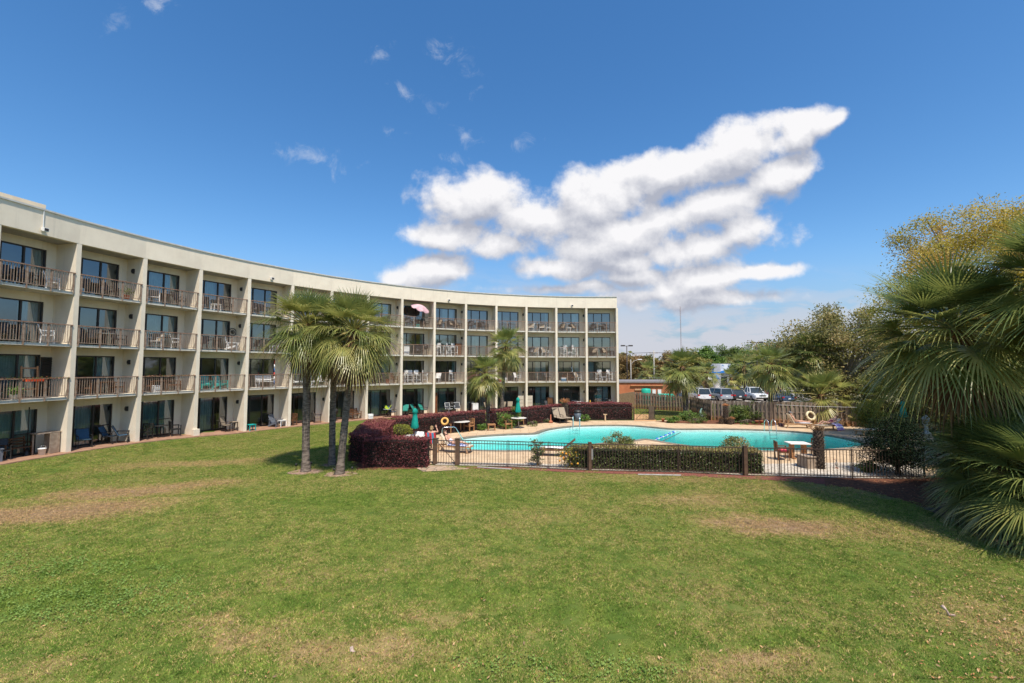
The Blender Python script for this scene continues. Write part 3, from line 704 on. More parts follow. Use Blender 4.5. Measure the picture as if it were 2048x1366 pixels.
def palm(label,base,top,rad,nf,seed,r0=.17,n=26,seg=3,skirt=10,boots=.8,group=None,emin=-55,name='cabbage_palm',bend=.25,droop=.46,tb=.44,amax=1.75,blade=.48):
    rng=random.Random(seed); base=V(base); top=V(top)-base
    P=thing(name,base,0,label,'palm tree',group)
    # trunk
    k=46; pts=[];rs=[]
    side=V((rng.uniform(-1,1),rng.uniform(-1,1),0))*bend*.3
    for i in range(k+1):
        t=i/k; p=V((0,0,-.1)).lerp(top,t); b=math.sin(math.pi*t)*.5*bend
        p+=V((-top.x*.18,-top.y*.18,0))*math.sin(math.pi*t)+side*math.sin(math.pi*t)
        pts.append(p); fl=1+.45*max(0,1-t*top.z/.6)
        rs.append(r0*fl*(1-.12*t)*(1+.05*math.sin(i*2.4)+rng.uniform(-.045,.045)))
    mb=MB(); mb.tube(pts,rs,12); mb.build('trunk',PBARK,P)
    up=(pts[-1]-pts[-4]).normalized()
    if boots:
        mb=MB(); nb=int(26*boots)
        for i in range(nb):
            az=i*2.4; zz=-boots*(1-i/nb)+.1; p=top+up*zz; d=V((math.cos(az),math.sin(az),.9)).normalized()
            mb.ct=rng.random(); q=p+V((math.cos(az),math.sin(az),0))*r0*.75
            w=V((-math.sin(az),math.cos(az),0))*.055; e=q+d*(.22+.12*rng.random()); o2=V((math.cos(az),math.sin(az),0))*.03
            mb.add([q-w*1.5,q+w*1.5,e+w*.6,e-w*.6,q-w*1.5-o2*2,q+w*1.5-o2*2,e+w*.6-o2,e-w*.6-o2],[(0,1,2,3),(7,6,5,4),(0,3,7,4),(1,5,6,2),(2,6,7,3)])
        mb.tube([top-up*boots,top-up*boots*.4,top+up*.15],[r0*.9,r0*1.12,r0*.8],9); mb.build('leaf_boots',PBOOT,P)
    mb=MB()
    for i in range(nf):
        t=(i+.5)/nf; el=R_(82-(82-emin)*t**.85)+rng.uniform(-.12,.12); az=i*2.39996+rng.uniform(-.25,.25)
        pet=rad*(.44+.16*rng.random())*(.7 if t<.15 else 1); bl=rad*blade*(.85+.3*rng.random())
        tt=tb+(.22*(t-.35))+rng.uniform(-.16,.16)
        frond(mb,top+up*(.12*(1-t)),az,el,pet,bl,n,rng,droop*(.15+1.05*t),tt,seg=seg,pw=.011*rad,amax=amax,pdroop=.08+.14*t)
    mb.build('crown',FROND,P)
    if skirt:
        mb=MB()
        for i in range(skirt):
            az=i*2.4+rng.random(); frond(mb,top-up*.15*rng.random(),az,R_(rng.uniform(-78,-48)),rad*.42,rad*.42,14,rng,.6,rng.random(),seg=3,pw=.008*rad,amax=1.3)
        mb.build('dead_fronds',DEADF,P)
    return P
def gz(px,py): p=G(px,py); return p
# three tall palms on the lawn
b=gz(611.5,943); palm('leftmost of the three tall lawn palms, trunk leaning right',b,at(616,655,b.y+.2),2.2,64,1,.165,30,4,9,.5,'tall palms on the lawn',-32,tb=.38,droop=.6)
b=gz(679,948); palm('front tall lawn palm with brown dead fronds under its crown, beside the burgundy hedge',b,at(708,664,b.y),2.25,66,2,.155,30,4,34,1.1,'tall palms on the lawn',-30,tb=.41,droop=.6)
b=gz(664,929.5); palm('dark straight trunked lawn palm standing behind the other two tall palms',b,at(672,668,b.y+.3),2.1,50,3,.15,28,3,14,.6,'tall palms on the lawn',-42,tb=.38,droop=.6)
# two palms by the back hedge
b=gz(979,853); palm('shorter palm with criss cross trunk in front of the back burgundy hedge',b,at(970,748,b.y),1.9,46,4,.19,22,3,8,1.5,'palms by the back hedge',-45,tb=.46)
b=V(((1003-1024)/F*38.6,38.6,0)); palm('taller slim leaning palm behind the back burgundy hedge',b,at(1012,692,38.6),2.1,48,5,.16,22,3,8,1.0,'palms by the back hedge',-50,tb=.44)
# palms along the fence and the car park
b=gz(1372,831); palm('tall palm beyond the gate, in front of the orange building',b,at(1364,736,b.y),2.35,50,6,.27,24,3,10,2.2,'palms along the wooden fence',-55,tb=.42)
b=gz(1542,846); palm('palm with grey trunk rising in front of the wooden fence by the pool ladder',b,at(1541,730,b.y),2.25,44,7,.17,22,3,8,.7,'palms along the wooden fence',-50,tb=.42)
b=V(((1628-1024)/F*41,41,0)); palm('palm with dark upper trunk behind the fence, beside the big brown oak',b,at(1625,706,41),2.5,42,8,.22,24,3,8,.9,'palms along the wooden fence',-45,tb=.34)
b=V(((1640-1024)/F*37,37,0)); palm('low spreading palmetto drooping over the wooden fence',b,at(1640,792,37),2.9,36,9,.22,30,3,0,.6,'palmettos over the fence',-40,'palmetto',.1,.45,.52)
b=V(((1755-1024)/F*34.7,34.7,0)); palm('palmetto with upright fronds above the fence, near the teal closed umbrella',b,at(1757,806,34.7),2.3,30,10,.2,28,3,0,.5,'palmettos over the fence',-20,'palmetto',.1,.38,.5)
b=G(1683,852.5); palm('young short palm with a few broad orange tinged leaves against the wooden fence',b,b+V((0,0,.95)),1.05,11,77,.16,14,3,6,.8,None,10,'young_palm',.05,.25,.72,.8,.75)
for i,(px,py,Y,rd,lb) in enumerate([(1413,745,76,2.6,'thin trunked palm between the parked cars and the white truck'),(1488,733,73,3.3,'palm with pale trunk behind the black hatchback'),(1297,745,88,3.0,'small distant palm beyond the orange roof'),(1336,750,84,2.3,'distant palm behind the tall gate palm'),(1462,758,72,2.4,'low palm with orange dead fronds beside the blue and white sign'),(1521,755,78,2.7,'palm with grey trunk behind the white pickup')]):
    X=(px-1024)/F*Y; t=at(px,py,Y); palm(lb,(X,Y,0),t,rd,26,20+i,.22,16,3,10 if i==4 else 5,.9,'palms in the car park',-50,tb=.42)
# big palms at the right edge
palm('large palm at the right with leaning reddish trunk, crown against the yellow tree',(17.2,14.6,0),at(1912,662,14.0),2.5,76,31,.19,40,4,16,.9,'large palms at the right edge',-36,tb=.36,droop=.34,amax=1.9,blade=.56)
palm('largest palm, cut off by the right edge of the picture, fronds overhead',(16.6,11.0,0),at(2150,560,11.4),2.3,64,32,.2,40,4,6,.9,'large palms at the right edge',-35,tb=.36,droop=.3,amax=1.9,blade=.56)
palm('low palmetto at the right with long fronds drooping onto the sand strip',(14.2,13.3,0),(14.1,13.2,1.5),2.1,70,33,.2,40,4,8,.5,'low palmettos at the right edge',-55,'palmetto',.1,.5,.34,1.9,.56)
palm('leafy palmetto filling the gap above the sand strip, behind the drooping one',(15.3,13.9,0),(15.3,13.8,1.7),2.3,44,36,.2,34,3,6,.5,'low palmettos at the right edge',-55,'palmetto',.1,.45,.40,1.9,.56)
palm('nearest low palmetto at the right edge with browned frond tips',(13.6,11.6,0),(13.5,11.5,1.6),2.0,64,34,.2,40,4,8,.5,'low palmettos at the right edge',-55,'palmetto',.1,.5,.36,1.9,.56)
palm('dark palmetto behind the drooping one, below the leaning palm trunk',(16.6,15.2,0),(16.6,15.1,2.3),2.6,46,35,.2,34,3,4,.5,'low palmettos at the right edge',-50,'palmetto',.1,.45,.38,1.9,.56)

# broadleaf trees
LOAK=leafmat('oak_leaf',[(.14,.14,.05),(.23,.22,.075),(.33,.28,.10),(.40,.29,.13)],.42)
LYEL=leafmat('yellow_spring_leaf',[(.27,.24,.035),(.42,.345,.05),(.52,.40,.075),(.46,.30,.09)],.42)
LGRN=leafmat('green_leaf',[(.075,.115,.03),(.14,.195,.046),(.22,.27,.07)],.38)
LBRT=leafmat('bright_green_leaf',[(.08,.15,.028),(.14,.24,.045),(.21,.30,.065)],.35)
LRED=leafmat('rusty_leaf',[(.19,.14,.055),(.29,.20,.075),(.37,.22,.10)],.38)
LOLV=leafmat('olive_leaf',[(.09,.105,.03),(.17,.175,.045),(.27,.245,.065),(.34,.29,.09)],.4)
LDRK=leafmat('dark_juniper',[(.006,.013,.006),(.011,.023,.009),(.02,.035,.013)],.1,.7,.1)
LBUR=leafmat('burgundy_leaf',[(.04,.015,.013),(.115,.032,.032),(.27,.07,.075),(.32,.125,.085)],.3,.5)
LHED=leafmat('hedge_leaf',[(.04,.065,.02),(.09,.13,.032),(.20,.215,.055),(.36,.23,.08)],.25,.38,.45)
LYGB=leafmat('yellow_green_shrub',[(.11,.14,.024),(.24,.245,.036),(.38,.33,.065)],.3)
def tree(name,label,base,cr,leaf,nclump,nleaf,lsize,seed,trunk_r=.2,group=None,cat='tree',csz=.2,bark=None,sub=True,twigs=0,zlo=.25,clump_up=.3):
    """cr = (centre offset z, rx, ry, rz): crown ellipsoid; leaves gathered in clumps, limbs reach the clumps"""
    rng=np.random.default_rng(seed); base=V(base); cz,rx,ry,rz=cr
    T=thing(name,base,0,label,cat,group)
    th=rng.uniform(0,6.283,nclump); cz_=rng.uniform(-1,1,nclump); rr=np.sqrt(1-cz_**2); rad=rng.uniform(.35,1.02,nclump)**.6
    C=np.stack([rx*rr*np.cos(th)*rad,ry*rr*np.sin(th)*rad,cz+rz*cz_*rad],1)
    # uneven outline
    lump=1+.22*np.sin(3*th+seed)*np.cos(2.5*cz_+seed)+rng.normal(0,.08,nclump)
    C[:,0]*=lump; C[:,1]*=lump
    C[:,2]=np.maximum(C[:,2],cz-rz*1.0)
    mb=MB(); zt=max(.4,cz-rz*(1-zlo)*.8)
    pts=[V((0,0,-.1)),V((.05*zt,.0,zt*.5)),V((0.02*zt,.03*zt,zt)),V((0,0,cz+rz*.4))]
    mb.tube(pts,[trunk_r*1.25,trunk_r,trunk_r*.8,trunk_r*.25],8)
    for i in range(0,nclump,max(1,nclump//38)):
        e=V(C[i]); q_=rng.uniform(0,1); s=pts[1].lerp(pts[2],.6+.4*q_); m_=s.lerp(e,.5)+V((rng.normal(0,.12)*rx,rng.normal(0,.12)*ry,.08*rz))
        mb.tube([s,m_,e],[trunk_r*.42,trunk_r*.24,trunk_r*.07],5,False)
    if twigs:
        for i in range(twigs):
            j=rng.integers(nclump); s=V(C[j]); d=V(C[j])-V((0,0,cz-rz*.3)); d.normalize(); d+=V(rng.normal(0,.35,3)); e=s+d*rng.uniform(.35,.8)*min(rx,rz)*.17
            mb.tube([s,s.lerp(e,.5)+V(rng.normal(0,.04,3)),e],[.02,.014,.006],3,False)
    mb.build('trunk',bark or BARK,T)
    sig=csz*min(rx,ry,rz)
    k=nleaf//nclump
    P=np.repeat(C,k,0)+np.clip(rng.normal(size=(nclump*k,3)),-1.7,1.7)*sig*rng.uniform(.6,1.3,(nclump,1)).repeat(k,0)*np.array([1.15,1.15,.75])
    P[:,2]=np.maximum(P[:,2],.05)
    ct=np.repeat(rng.uniform(.0,1.0,nclump),k)+rng.normal(0,.13,nclump*k)
    me=leaf_mesh('crown',P,lsize,np.clip(ct,0,1),leaf,seed,clump_up); link('crown',me,T)
    return T
# big brown-olive oak behind the fence
tree('oak_tree','big brown and olive oak with pale bare limbs behind the wooden fence',(30.5,42,0),(5.4,6.2,4.6,4.5),LOAK,210,46000,.22,41,.5,bark=barkmat('pale_bark',(.42,.38,.33),(.25,.21,.18),5),csz=.125)
tree('yellow_tree','tall yellow green spring tree with bare twig ends above the right palms',(27.2,24.5,0),(8.8,6.9,4.6,4.8),LYEL,620,150000,.115,42,.3,csz=.085,twigs=300)
tree('olive_tree','feathery olive green tree behind the leaning palm at the right',(22.8,20.5,0),(3.5,3.3,2.6,2.6),LOLV,190,52000,.14,43,.2,csz=.2,twigs=60)
tree('olive_tree','olive tree filling the gap between the oak and the yellow tree',(31.5,33,0),(3.6,4.6,3.0,3.3),LOLV,170,36000,.17,48,.2,csz=.16)
tree('olive_tree','olive bush tree at the right edge, under the largest palm',(20.8,16.2,0),(2.7,2.6,2.2,2.3),LOLV,110,17000,.12,44,.18,csz=.2,twigs=40)
tree('juniper','dark green juniper shrub at the right end of the front fence',(16.25,19.4,0),(1.25,1.25,1.1,1.25),LDRK,110,26000,.062,45,.1,cat='shrub',csz=.22,zlo=0)
tree('juniper','dark low juniper spilling behind the palmettos, right of the front fence',(18.3,18.0,0),(1.0,1.7,1.2,1.1),LDRK,90,18000,.065,46,.1,cat='shrub',csz=.22,zlo=0)
tree('pruned_shrub','tiered yellow green pruned shrub in front of the wooden fence',(25.1,32.2,0),(1.25,.95,.85,1.0),LYGB,60,6500,.10,47,.07,cat='shrub',csz=.2)
for i,(px,py,w,h,lb) in enumerate([(1479,846,.85,1.1,'left dark green shrub against the wooden fence'),(1511,846,.95,1.35,'right dark green shrub against the wooden fence')]):
    b=G(px,py); tree('fence_shrub',lb,b,(h*.62,w,w*.7,h*.66),LGRN,50,5000,.10,50+i,.05,'shrubs against the wooden fence','shrub',.22,zlo=0)
# trees across the car park
BG=[(1503,704,94,4.2,LGRN,'leafy green tree in front of the right end of the blue and white shop'),(1388,712,96,3.6,LOLV,'olive tree left of the blue and white shop, above the far car row'),(1262,707,112,4.8,LRED,'rust coloured tree just right of the building end'),(1292,711,118,4.2,LOLV,'olive tree behind the utility pole'),(1240,716,122,4.5,LRED,'rusty tree partly behind the building end'),(1338,706,116,5.0,LRED,'brown tree behind the tall gate palm'),
    (1376,706,112,4.6,LOLV,'olive tree right of the gate palm'),(1411,697,108,4.4,LBRT,'bright fresh green tree above the white truck'),(1436,712,116,4.0,LOLV,'low olive tree left of the large domed tree'),(1468,684,120,6.6,LGRN,'large domed green tree with grey limbs behind the blue and white sign'),
    (1506,702,116,4.6,LOLV,'olive tree under the right lamp post'),(1552,681,112,6.2,LGRN,'dark green domed tree behind the fence palm'),(1592,695,108,5.4,LGRN,'green tree left of the dark trunked palm'),(1650,690,104,6.0,LOLV,'olive tree behind the big oak'),(1540,712,104,4.0,LBRT,'light green tree beside the right lamp post')]
for i,(px,py,Y,w,lf,lb) in enumerate(BG):
    X=(px-1024)/F*Y; zt=at(px,py,Y).z; rz=zt*.44
    tree('background_tree',lb,(X,Y,0),(zt-rz,w*.9,w*.7,rz),lf,80,11000,.45,60+i,.3,'trees beyond the car park',csz=.15)
def treeline():
    rng=np.random.default_rng(9); n=60000
    X=rng.uniform(10,330,n); X=np.where(rng.random(n)<.2,rng.uniform(-40,40,n),X); Y=165+rng.normal(0,5,n)-.12*X
    top=9.0+1.4*np.sin(X*.11)+1.2*np.sin(X*.31+2)+.7*np.sin(X*.83)
    Z=top*np.sqrt(rng.random(n))*rng.uniform(.6,1.05,n)
    me=leaf_mesh('treeline',np.stack([X,Y,Z],1),1.5,np.clip(.4+.3*np.sin(X*.23)+rng.normal(0,.2,n),0,1),LOLV,9); tag(link('treeline',me),kind='stuff')
treeline()

def hedge(name,label,poly,h,leaf,dens,lsize,seed,top_t=.15,round_=.12,group=None,wav=.05):
    "footprint polygon (z=0) and height: woody core with leaves all over top and sides"
    rng=np.random.default_rng(seed); c=sum((V(p) for p in poly),V())/len(poly); poly=[V((p[0]-c.x,p[1]-c.y,0)) for p in poly]
    T=thing(name,(c.x,c.y,0),0,label,'hedge',group)
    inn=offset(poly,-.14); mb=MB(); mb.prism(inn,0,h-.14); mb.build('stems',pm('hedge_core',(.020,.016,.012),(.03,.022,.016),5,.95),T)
    Ps=[];ts=[]; n=len(poly)
    xs=[p.x for p in poly]; ys=[p.y for p in poly]; A=abs(sum(poly[i].x*poly[(i+1)%n].y-poly[(i+1)%n].x*poly[i].y for i in range(n)))/2
    k=int(A*dens*1.15*((max(xs)-min(xs))*(max(ys)-min(ys))/A)); R=rng.random((k,2))
    for q in R:
        x=min(xs)+q[0]*(max(xs)-min(xs)); y=min(ys)+q[1]*(max(ys)-min(ys))
        if inpoly(x,y,poly):
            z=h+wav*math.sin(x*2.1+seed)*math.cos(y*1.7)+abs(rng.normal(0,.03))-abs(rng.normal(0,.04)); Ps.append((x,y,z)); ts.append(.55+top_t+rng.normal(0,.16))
    for i in range(n):
        a,b=poly[i],poly[(i+1)%n]; l=(b-a).length; nn=V((b.y-a.y,-(b.x-a.x),0)).normalized()
        if (nn.dot(a+b))<0: nn=-nn
        for q in range(int(l*h*dens)):
            t,zz=rng.random(),rng.random(); p=a.lerp(b,t); z=zz*h; o=-abs(rng.normal(0,.06))+wav*math.sin(t*l*2.3+z*2+seed)-round_*max(0,(z-h+.22)/.22)**2
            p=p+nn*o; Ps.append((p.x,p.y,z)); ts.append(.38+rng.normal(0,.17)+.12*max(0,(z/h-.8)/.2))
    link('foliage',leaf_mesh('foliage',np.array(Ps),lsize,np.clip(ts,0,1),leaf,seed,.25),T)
    return T
P_=lambda *a:[G(x,y,z_) for x,y,z_ in a]
g_='burgundy hedges round the pool'
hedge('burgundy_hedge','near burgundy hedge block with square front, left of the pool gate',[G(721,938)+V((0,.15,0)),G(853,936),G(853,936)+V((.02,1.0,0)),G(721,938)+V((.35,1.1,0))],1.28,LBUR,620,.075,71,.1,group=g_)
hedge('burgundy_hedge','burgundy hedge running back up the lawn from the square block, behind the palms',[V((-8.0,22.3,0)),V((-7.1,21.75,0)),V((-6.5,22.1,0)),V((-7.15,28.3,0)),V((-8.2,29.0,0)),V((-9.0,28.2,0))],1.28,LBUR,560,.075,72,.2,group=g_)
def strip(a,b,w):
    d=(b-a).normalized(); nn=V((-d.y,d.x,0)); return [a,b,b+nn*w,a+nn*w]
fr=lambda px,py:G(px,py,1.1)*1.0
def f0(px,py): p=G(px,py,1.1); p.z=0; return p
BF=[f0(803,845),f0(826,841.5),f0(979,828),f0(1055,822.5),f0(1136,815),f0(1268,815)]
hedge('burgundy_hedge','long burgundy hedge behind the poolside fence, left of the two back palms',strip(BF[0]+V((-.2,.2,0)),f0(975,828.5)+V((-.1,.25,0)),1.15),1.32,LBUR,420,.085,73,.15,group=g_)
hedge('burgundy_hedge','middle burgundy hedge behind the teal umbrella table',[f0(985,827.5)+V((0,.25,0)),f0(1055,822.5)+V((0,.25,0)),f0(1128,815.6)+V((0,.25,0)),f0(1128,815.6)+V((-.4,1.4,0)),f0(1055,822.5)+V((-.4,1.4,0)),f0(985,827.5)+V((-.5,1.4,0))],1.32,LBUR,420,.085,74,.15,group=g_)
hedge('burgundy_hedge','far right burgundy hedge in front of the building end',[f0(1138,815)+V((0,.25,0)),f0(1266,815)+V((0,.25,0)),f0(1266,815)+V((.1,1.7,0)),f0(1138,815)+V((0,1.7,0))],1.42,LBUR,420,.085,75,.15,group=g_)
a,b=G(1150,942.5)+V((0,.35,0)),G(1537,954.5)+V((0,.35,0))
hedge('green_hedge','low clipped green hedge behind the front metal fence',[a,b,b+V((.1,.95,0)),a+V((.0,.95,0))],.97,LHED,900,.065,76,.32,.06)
def shrub(name,label,base,rx,ry,h,leaf,n,ls,seed,cat='shrub',group=None):
    return tree(name,label,base,(h*.55,rx,ry,h*.5),leaf,40,n,ls,seed,.04,group,cat,.25,zlo=0)
b=G(800,884); 
T=thing('round_shrub',(b.x,b.y,0),0,'rounded yellow green clipped shrub inside the burgundy hedge corner','shrub')
def roundshrub(T,r,h,leaf,n,seed):
    rng=np.random.default_rng(seed); d=rng.normal(size=(n,3)); d/=np.linalg.norm(d,axis=1,keepdims=True)
    p=np.sign(d)*np.abs(d)**.75*np.array([r,r,h/2])*rng.uniform(.86,1.04,(n,1)); p[:,2]+=h/2
    link('foliage',leaf_mesh('foliage',p,.075,np.clip(.45+.3*d[:,2]*0+rng.normal(0,.2,n),0,1),leaf,seed,.2),T)
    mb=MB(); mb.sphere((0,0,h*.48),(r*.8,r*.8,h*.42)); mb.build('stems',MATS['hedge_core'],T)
roundshrub(T,.72,1.05,LYGB,4200,81)
b=G(1240,905); shrub('pool_shrub','loose green shrub behind the clipped hedge, beside the pool peninsula',b,.75,.5,.95,LHED,3200,.085,82)
b=G(1474,914); shrub('pool_shrub','low loose shrub behind the clipped hedge at the chrome grab rails',b,.75,.5,1.0,LHED,2800,.085,83)
# flowering and foliage plants in the beds
for i,(px,py,r,h,lf,lb) in enumerate([(1345,846,.5,.5,LBRT,'bright green clump left in the bed below the gate palm'),(1378,842,.9,.8,LBRT,'tallest bright green clump right of the gate palm trunk'),(1392,847,.8,.5,LGRN,'grassy green clump at the deck edge by the gate palm'),(1403,846,.5,.9,LGRN,'leafy plant in front of the heron statue'),
        (965,861,.35,.45,LBRT,'small bright plant between the wooden chair and the orange stool'),(1015,858,.7,1.15,LBRT,'big leafed bright plant behind the lattice chair'),(1028,853,.5,1.5,LBRT,'tall bright plant left of the umbrella table'),(1065,853,.5,.4,LGRN,'low green plant right of the umbrella table'),(1168,843,.45,.55,LBRT,'green plant right of the trash bin'),(1095,846,.35,.3,LGRN,'small plant by the red post'),
        (1075,932,.4,1.15,LHED,'thin rose bush behind the front fence'),(1138,936,.55,1.0,LYGB,'rose bush with orange blooms left of the clipped hedge'),(877,866,.3,.45,LBRT,'small green plant left of the life ring chair'),(1765,868,.8,.35,LBRT,'low bright plants by the flat lounger'),(1735,945,.4,.5,LGRN,'weedy plant behind the front fence near the bird statue'),(1495,848,1.2,.18,LBRT,'low strip of green under the fence shrubs')]):
    shrub('bed_plant',lb,G(px,py),r,r*.7,h,lf,900 if h>.4 else 400,.085 if lf is not LBRT else .13,100+i,'plant')
def blooms():
    b=G(1138,936); mb=MB(); r=random.Random(3)
    for i in range(14): mb.sphere((r.uniform(-.45,.45),r.uniform(-.45,-.1),r.uniform(.2,.8)),.05,6,4)
    return mb
tag(blooms().build('orange_blooms',pm('orange_petal',(.75,.28,.03),(.8,.4,.04),9,.6),None,G(1138,936)),'orange rose blooms on the bush left of the clipped hedge','flowers')
# ---------------------------------------------------------------- grass, clover, fallen leaves (uncountable: stuff)
def scatter(name,pts,tile_mesh,mat,smin=.85,smax=1.2):
    tile=bpy.data.objects.new(name+'_tile',tile_mesh)
    me=bpy.data.meshes.new(name); me.vertices.add(len(pts)); me.vertices.foreach_set('co',np.asarray(pts,dtype=np.float32).ravel()); me.update()
    o=link(name,me); tag(o,kind='stuff')
    ng=bpy.data.node_groups.new(name+'_scatter','GeometryNodeTree'); ng.is_modifier=True
    ng.interface.new_socket('Geometry',in_out='INPUT',socket_type='NodeSocketGeometry'); ng.interface.new_socket('Geometry',in_out='OUTPUT',socket_type='NodeSocketGeometry')
    gi=ng.nodes.new('NodeGroupInput'); go=ng.nodes.new('NodeGroupOutput'); ip=ng.nodes.new('GeometryNodeInstanceOnPoints'); oi=ng.nodes.new('GeometryNodeObjectInfo'); oi.inputs['Object'].default_value=tile
    rv=ng.nodes.new('FunctionNodeRandomValue'); rv.data_type='FLOAT_VECTOR'; rv.inputs[0].default_value=(0,0,0); rv.inputs[1].default_value=(0,0,6.283)
    rs=ng.nodes.new('FunctionNodeRandomValue'); rs.data_type='FLOAT'; rs.inputs[2].default_value=smin; rs.inputs[3].default_value=smax
    m2p=ng.nodes.new('GeometryNodeMeshToPoints')
    ng.links.new(gi.outputs[0],m2p.inputs[0]); ng.links.new(m2p.outputs[0],ip.inputs['Points']); ng.links.new(oi.outputs['Geometry'],ip.inputs['Instance'])
    ng.links.new(rv.outputs[0],ip.inputs['Rotation']); ng.links.new(rs.outputs[1],ip.inputs['Scale']); ng.links.new(ip.outputs[0],go.inputs[0])
    md=o.modifiers.new('scatter','NODES'); md.node_group=ng; return o
def blade_tile(n,side,h,w,seed,mat,flat=.0):
    rng=np.random.default_rng(seed); xy=rng.uniform(-side/2,side/2,(n,2)); 
    hh=h*rng.uniform(.45,1.3,n)*(1+.35*np.sin(xy[:,0]*17+seed)*np.cos(xy[:,1]*13)); az=rng.uniform(0,6.283,n); ln=hh*rng.uniform(.3,1.3,n); la=rng.uniform(0,6.283,n)
    b=np.c_[xy,np.full(n,-.006)]; wv=np.c_[np.cos(az),np.sin(az),np.zeros(n)]*(w*rng.uniform(.6,1.3,n))[:,None]/2
    lean=np.c_[np.cos(la)*ln,np.sin(la)*ln,hh]
    mid=b+lean*np.array([.35,.35,.62]); tip=b+lean
    vs=np.stack([b-wv,b+wv,mid+wv*.8,tip],1); vs2=np.stack([b-wv,mid+wv*.8,tip,mid-wv*.8],1)
    V_=np.concatenate([vs,vs2],0).reshape(-1,3); t=rng.random(n); return quad_mesh('grass_tile',V_,np.concatenate([t,t]),mat)
def grass():
    r=random.Random(1); pts=[]; far=[]
    st=.5; y=5.2
    while y<52:
        x=-1.32*y-2
        while x<1.32*y+2:
            px=x+r.uniform(-.14,.14); py=y+r.uniform(-.14,.14)
            d=math.hypot(px-CX,py-CY); ok=not(d>CR-.5 and (px<CX or py>CY+20)) and not any(inpoly(px,py,p) for p in NOGRASS) and px<26
            if ok and py>36 and px<11.5: ok=False
            if ok: pts.append((px,py,terr(px,py)))
            x+=st
        y+=st
    scatter('grass',pts,blade_tile(1500,.66,.028,.0062,1,BLADE),BLADE,.7,1.45)
    # broad leaved clover patch, lower left
    CL=leafmat('clover_leaf',[(.12,.21,.04),(.18,.28,.055),(.25,.34,.08)],.3)
    cp=[]
    for (px,py,rx,ry,k) in((110,1175,2.4,1.1,110),(200,1210,1.6,.6,60),(40,1130,1.6,.7,50),(1000,1340,.9,.25,14),(1200,1340,1.1,.3,16)):
        c=G(px,py)
        for i in range(k):
            a=r.uniform(0,6.283); q=math.sqrt(r.random())*1.1; cp.append((c.x+rx*q*math.cos(a),c.y+ry*q*math.sin(a),0.028))
    rng=np.random.default_rng(5); P=np.c_[rng.normal(0,.11,(26,2)),rng.uniform(0,.03,26)]
    scatter('clover',cp,leaf_mesh('clover_tile',P,.03,rng.random(26),CL,5,1.6,.9),CL)
    FL=leafmat('fallen_leaf',[(.30,.12,.05),(.48,.20,.08),(.55,.33,.16),(.24,.15,.09)],.1)
    lp=[];rng=np.random.default_rng(6)
    for i in range(420):
        c=G(r.gauss(1965,95),min(1360,max(1010,r.gauss(1235,85)))); lp.append((c.x,c.y,.038))
    for i in range(240):
        c=G(r.uniform(0,2048),r.triangular(960,1366,1366)); lp.append((c.x,c.y,.038))
    for i in range(260):
        c=G(r.uniform(1640,1860),r.uniform(962,1000)); lp.append((c.x,c.y,.03))
    me=leaf_mesh('fallen_leaves',np.array(lp),.06,rng.random(len(lp)),FL,6,1.2,.38); tag(link('fallen_leaves',me),kind='stuff')
grass()

# ---------------------------------------------------------------- fences
def metal_fence(name,label,pts,h,posts,parent_posts,mat,pm_,gap=.115,upper=None,group=None,ends=True):
    o=V((pts[0].x,pts[0].y,0)); T=thing(name,o,0,label,'fence',group); pts=[p-o for p in pts]
    mb=MB(); rl=MB()
    for a,b in zip(pts[:-1],pts[1:]):
        l=(b-a).length; n=max(1,int(l/gap)); d=(b-a)/n
        rl.bar(a+V((0,0,h)),b+V((0,0,h)),.04,.035); rl.bar(a+V((0,0,.1)),b+V((0,0,.1)),.035,.03)
        if upper: rl.bar(a+V((0,0,h-.13)),b+V((0,0,h-.13)),.035,.03)
        for i in range(n): p=a+d*(i+.5); mb.bar(p+V((0,0,.06)),p+V((0,0,h-.012)),.019,.019)
    mb.build('pickets',mat,T); rl.build('rails',mat,T)
    for (p,w,hh,m) in parent_posts:
        q=MB(); q.box((0,0,hh/2-.05),(w,w,hh+.1)); q.box((0,0,hh+.012),(w*1.15,w*1.15,.025)); q.build('post',m,T,p-o)
    return T
g1=[G(*p) for p in FRONT]
def lerp_front(px):
    for (a,b) in zip(FRONT[:-1],FRONT[1:]):
        if a[0]<=px<=b[0]: t=(px-a[0])/(b[0]-a[0]); return G(px,a[1]+(b[1]-a[1])*t)
FH=1.16
metal_fence('front_fence','bronze picket fence with a doubled top rail, from the pool gate to the clipped hedge',[lerp_front(x) for x in(917,1016,1178)],FH,0,[(lerp_front(x),.036,FH+.015,FENCEM) for x in(1016,1098)],FENCEM,BRONZE,.125,True,'front metal fence runs')
metal_fence('front_fence','bronze picket fence in front of the clipped green hedge, between two brown posts',[lerp_front(x) for x in(1182,1358,1489)],FH,0,[(lerp_front(1180),.13,FH+.06,POSTM),(lerp_front(1358),.036,FH+.015,FENCEM),(lerp_front(1491),.14,FH+.06,POSTM)],FENCEM,BRONZE,.125,None,'front metal fence runs')
metal_fence('front_fence','bronze picket fence right of the clipped hedge, ending at the dark juniper',[lerp_front(x) for x in(1493,1560,1705,1816)]+[G(1850,956)],FH,0,[(lerp_front(1560),.036,FH+.015,FENCEM),(lerp_front(1705),.036,FH+.015,FENCEM),(G(1850,956),.036,FH+.015,FENCEM)],FENCEM,BRONZE,.125,None,'front metal fence runs')
metal_fence('front_fence','short bronze picket panel between burgundy hedge and gate post',[G(848,928),lerp_front(868)],FH,0,[(lerp_front(870),.17,FH+.05,POSTM)],FENCEM,BRONZE,.125,None,'front metal fence runs')
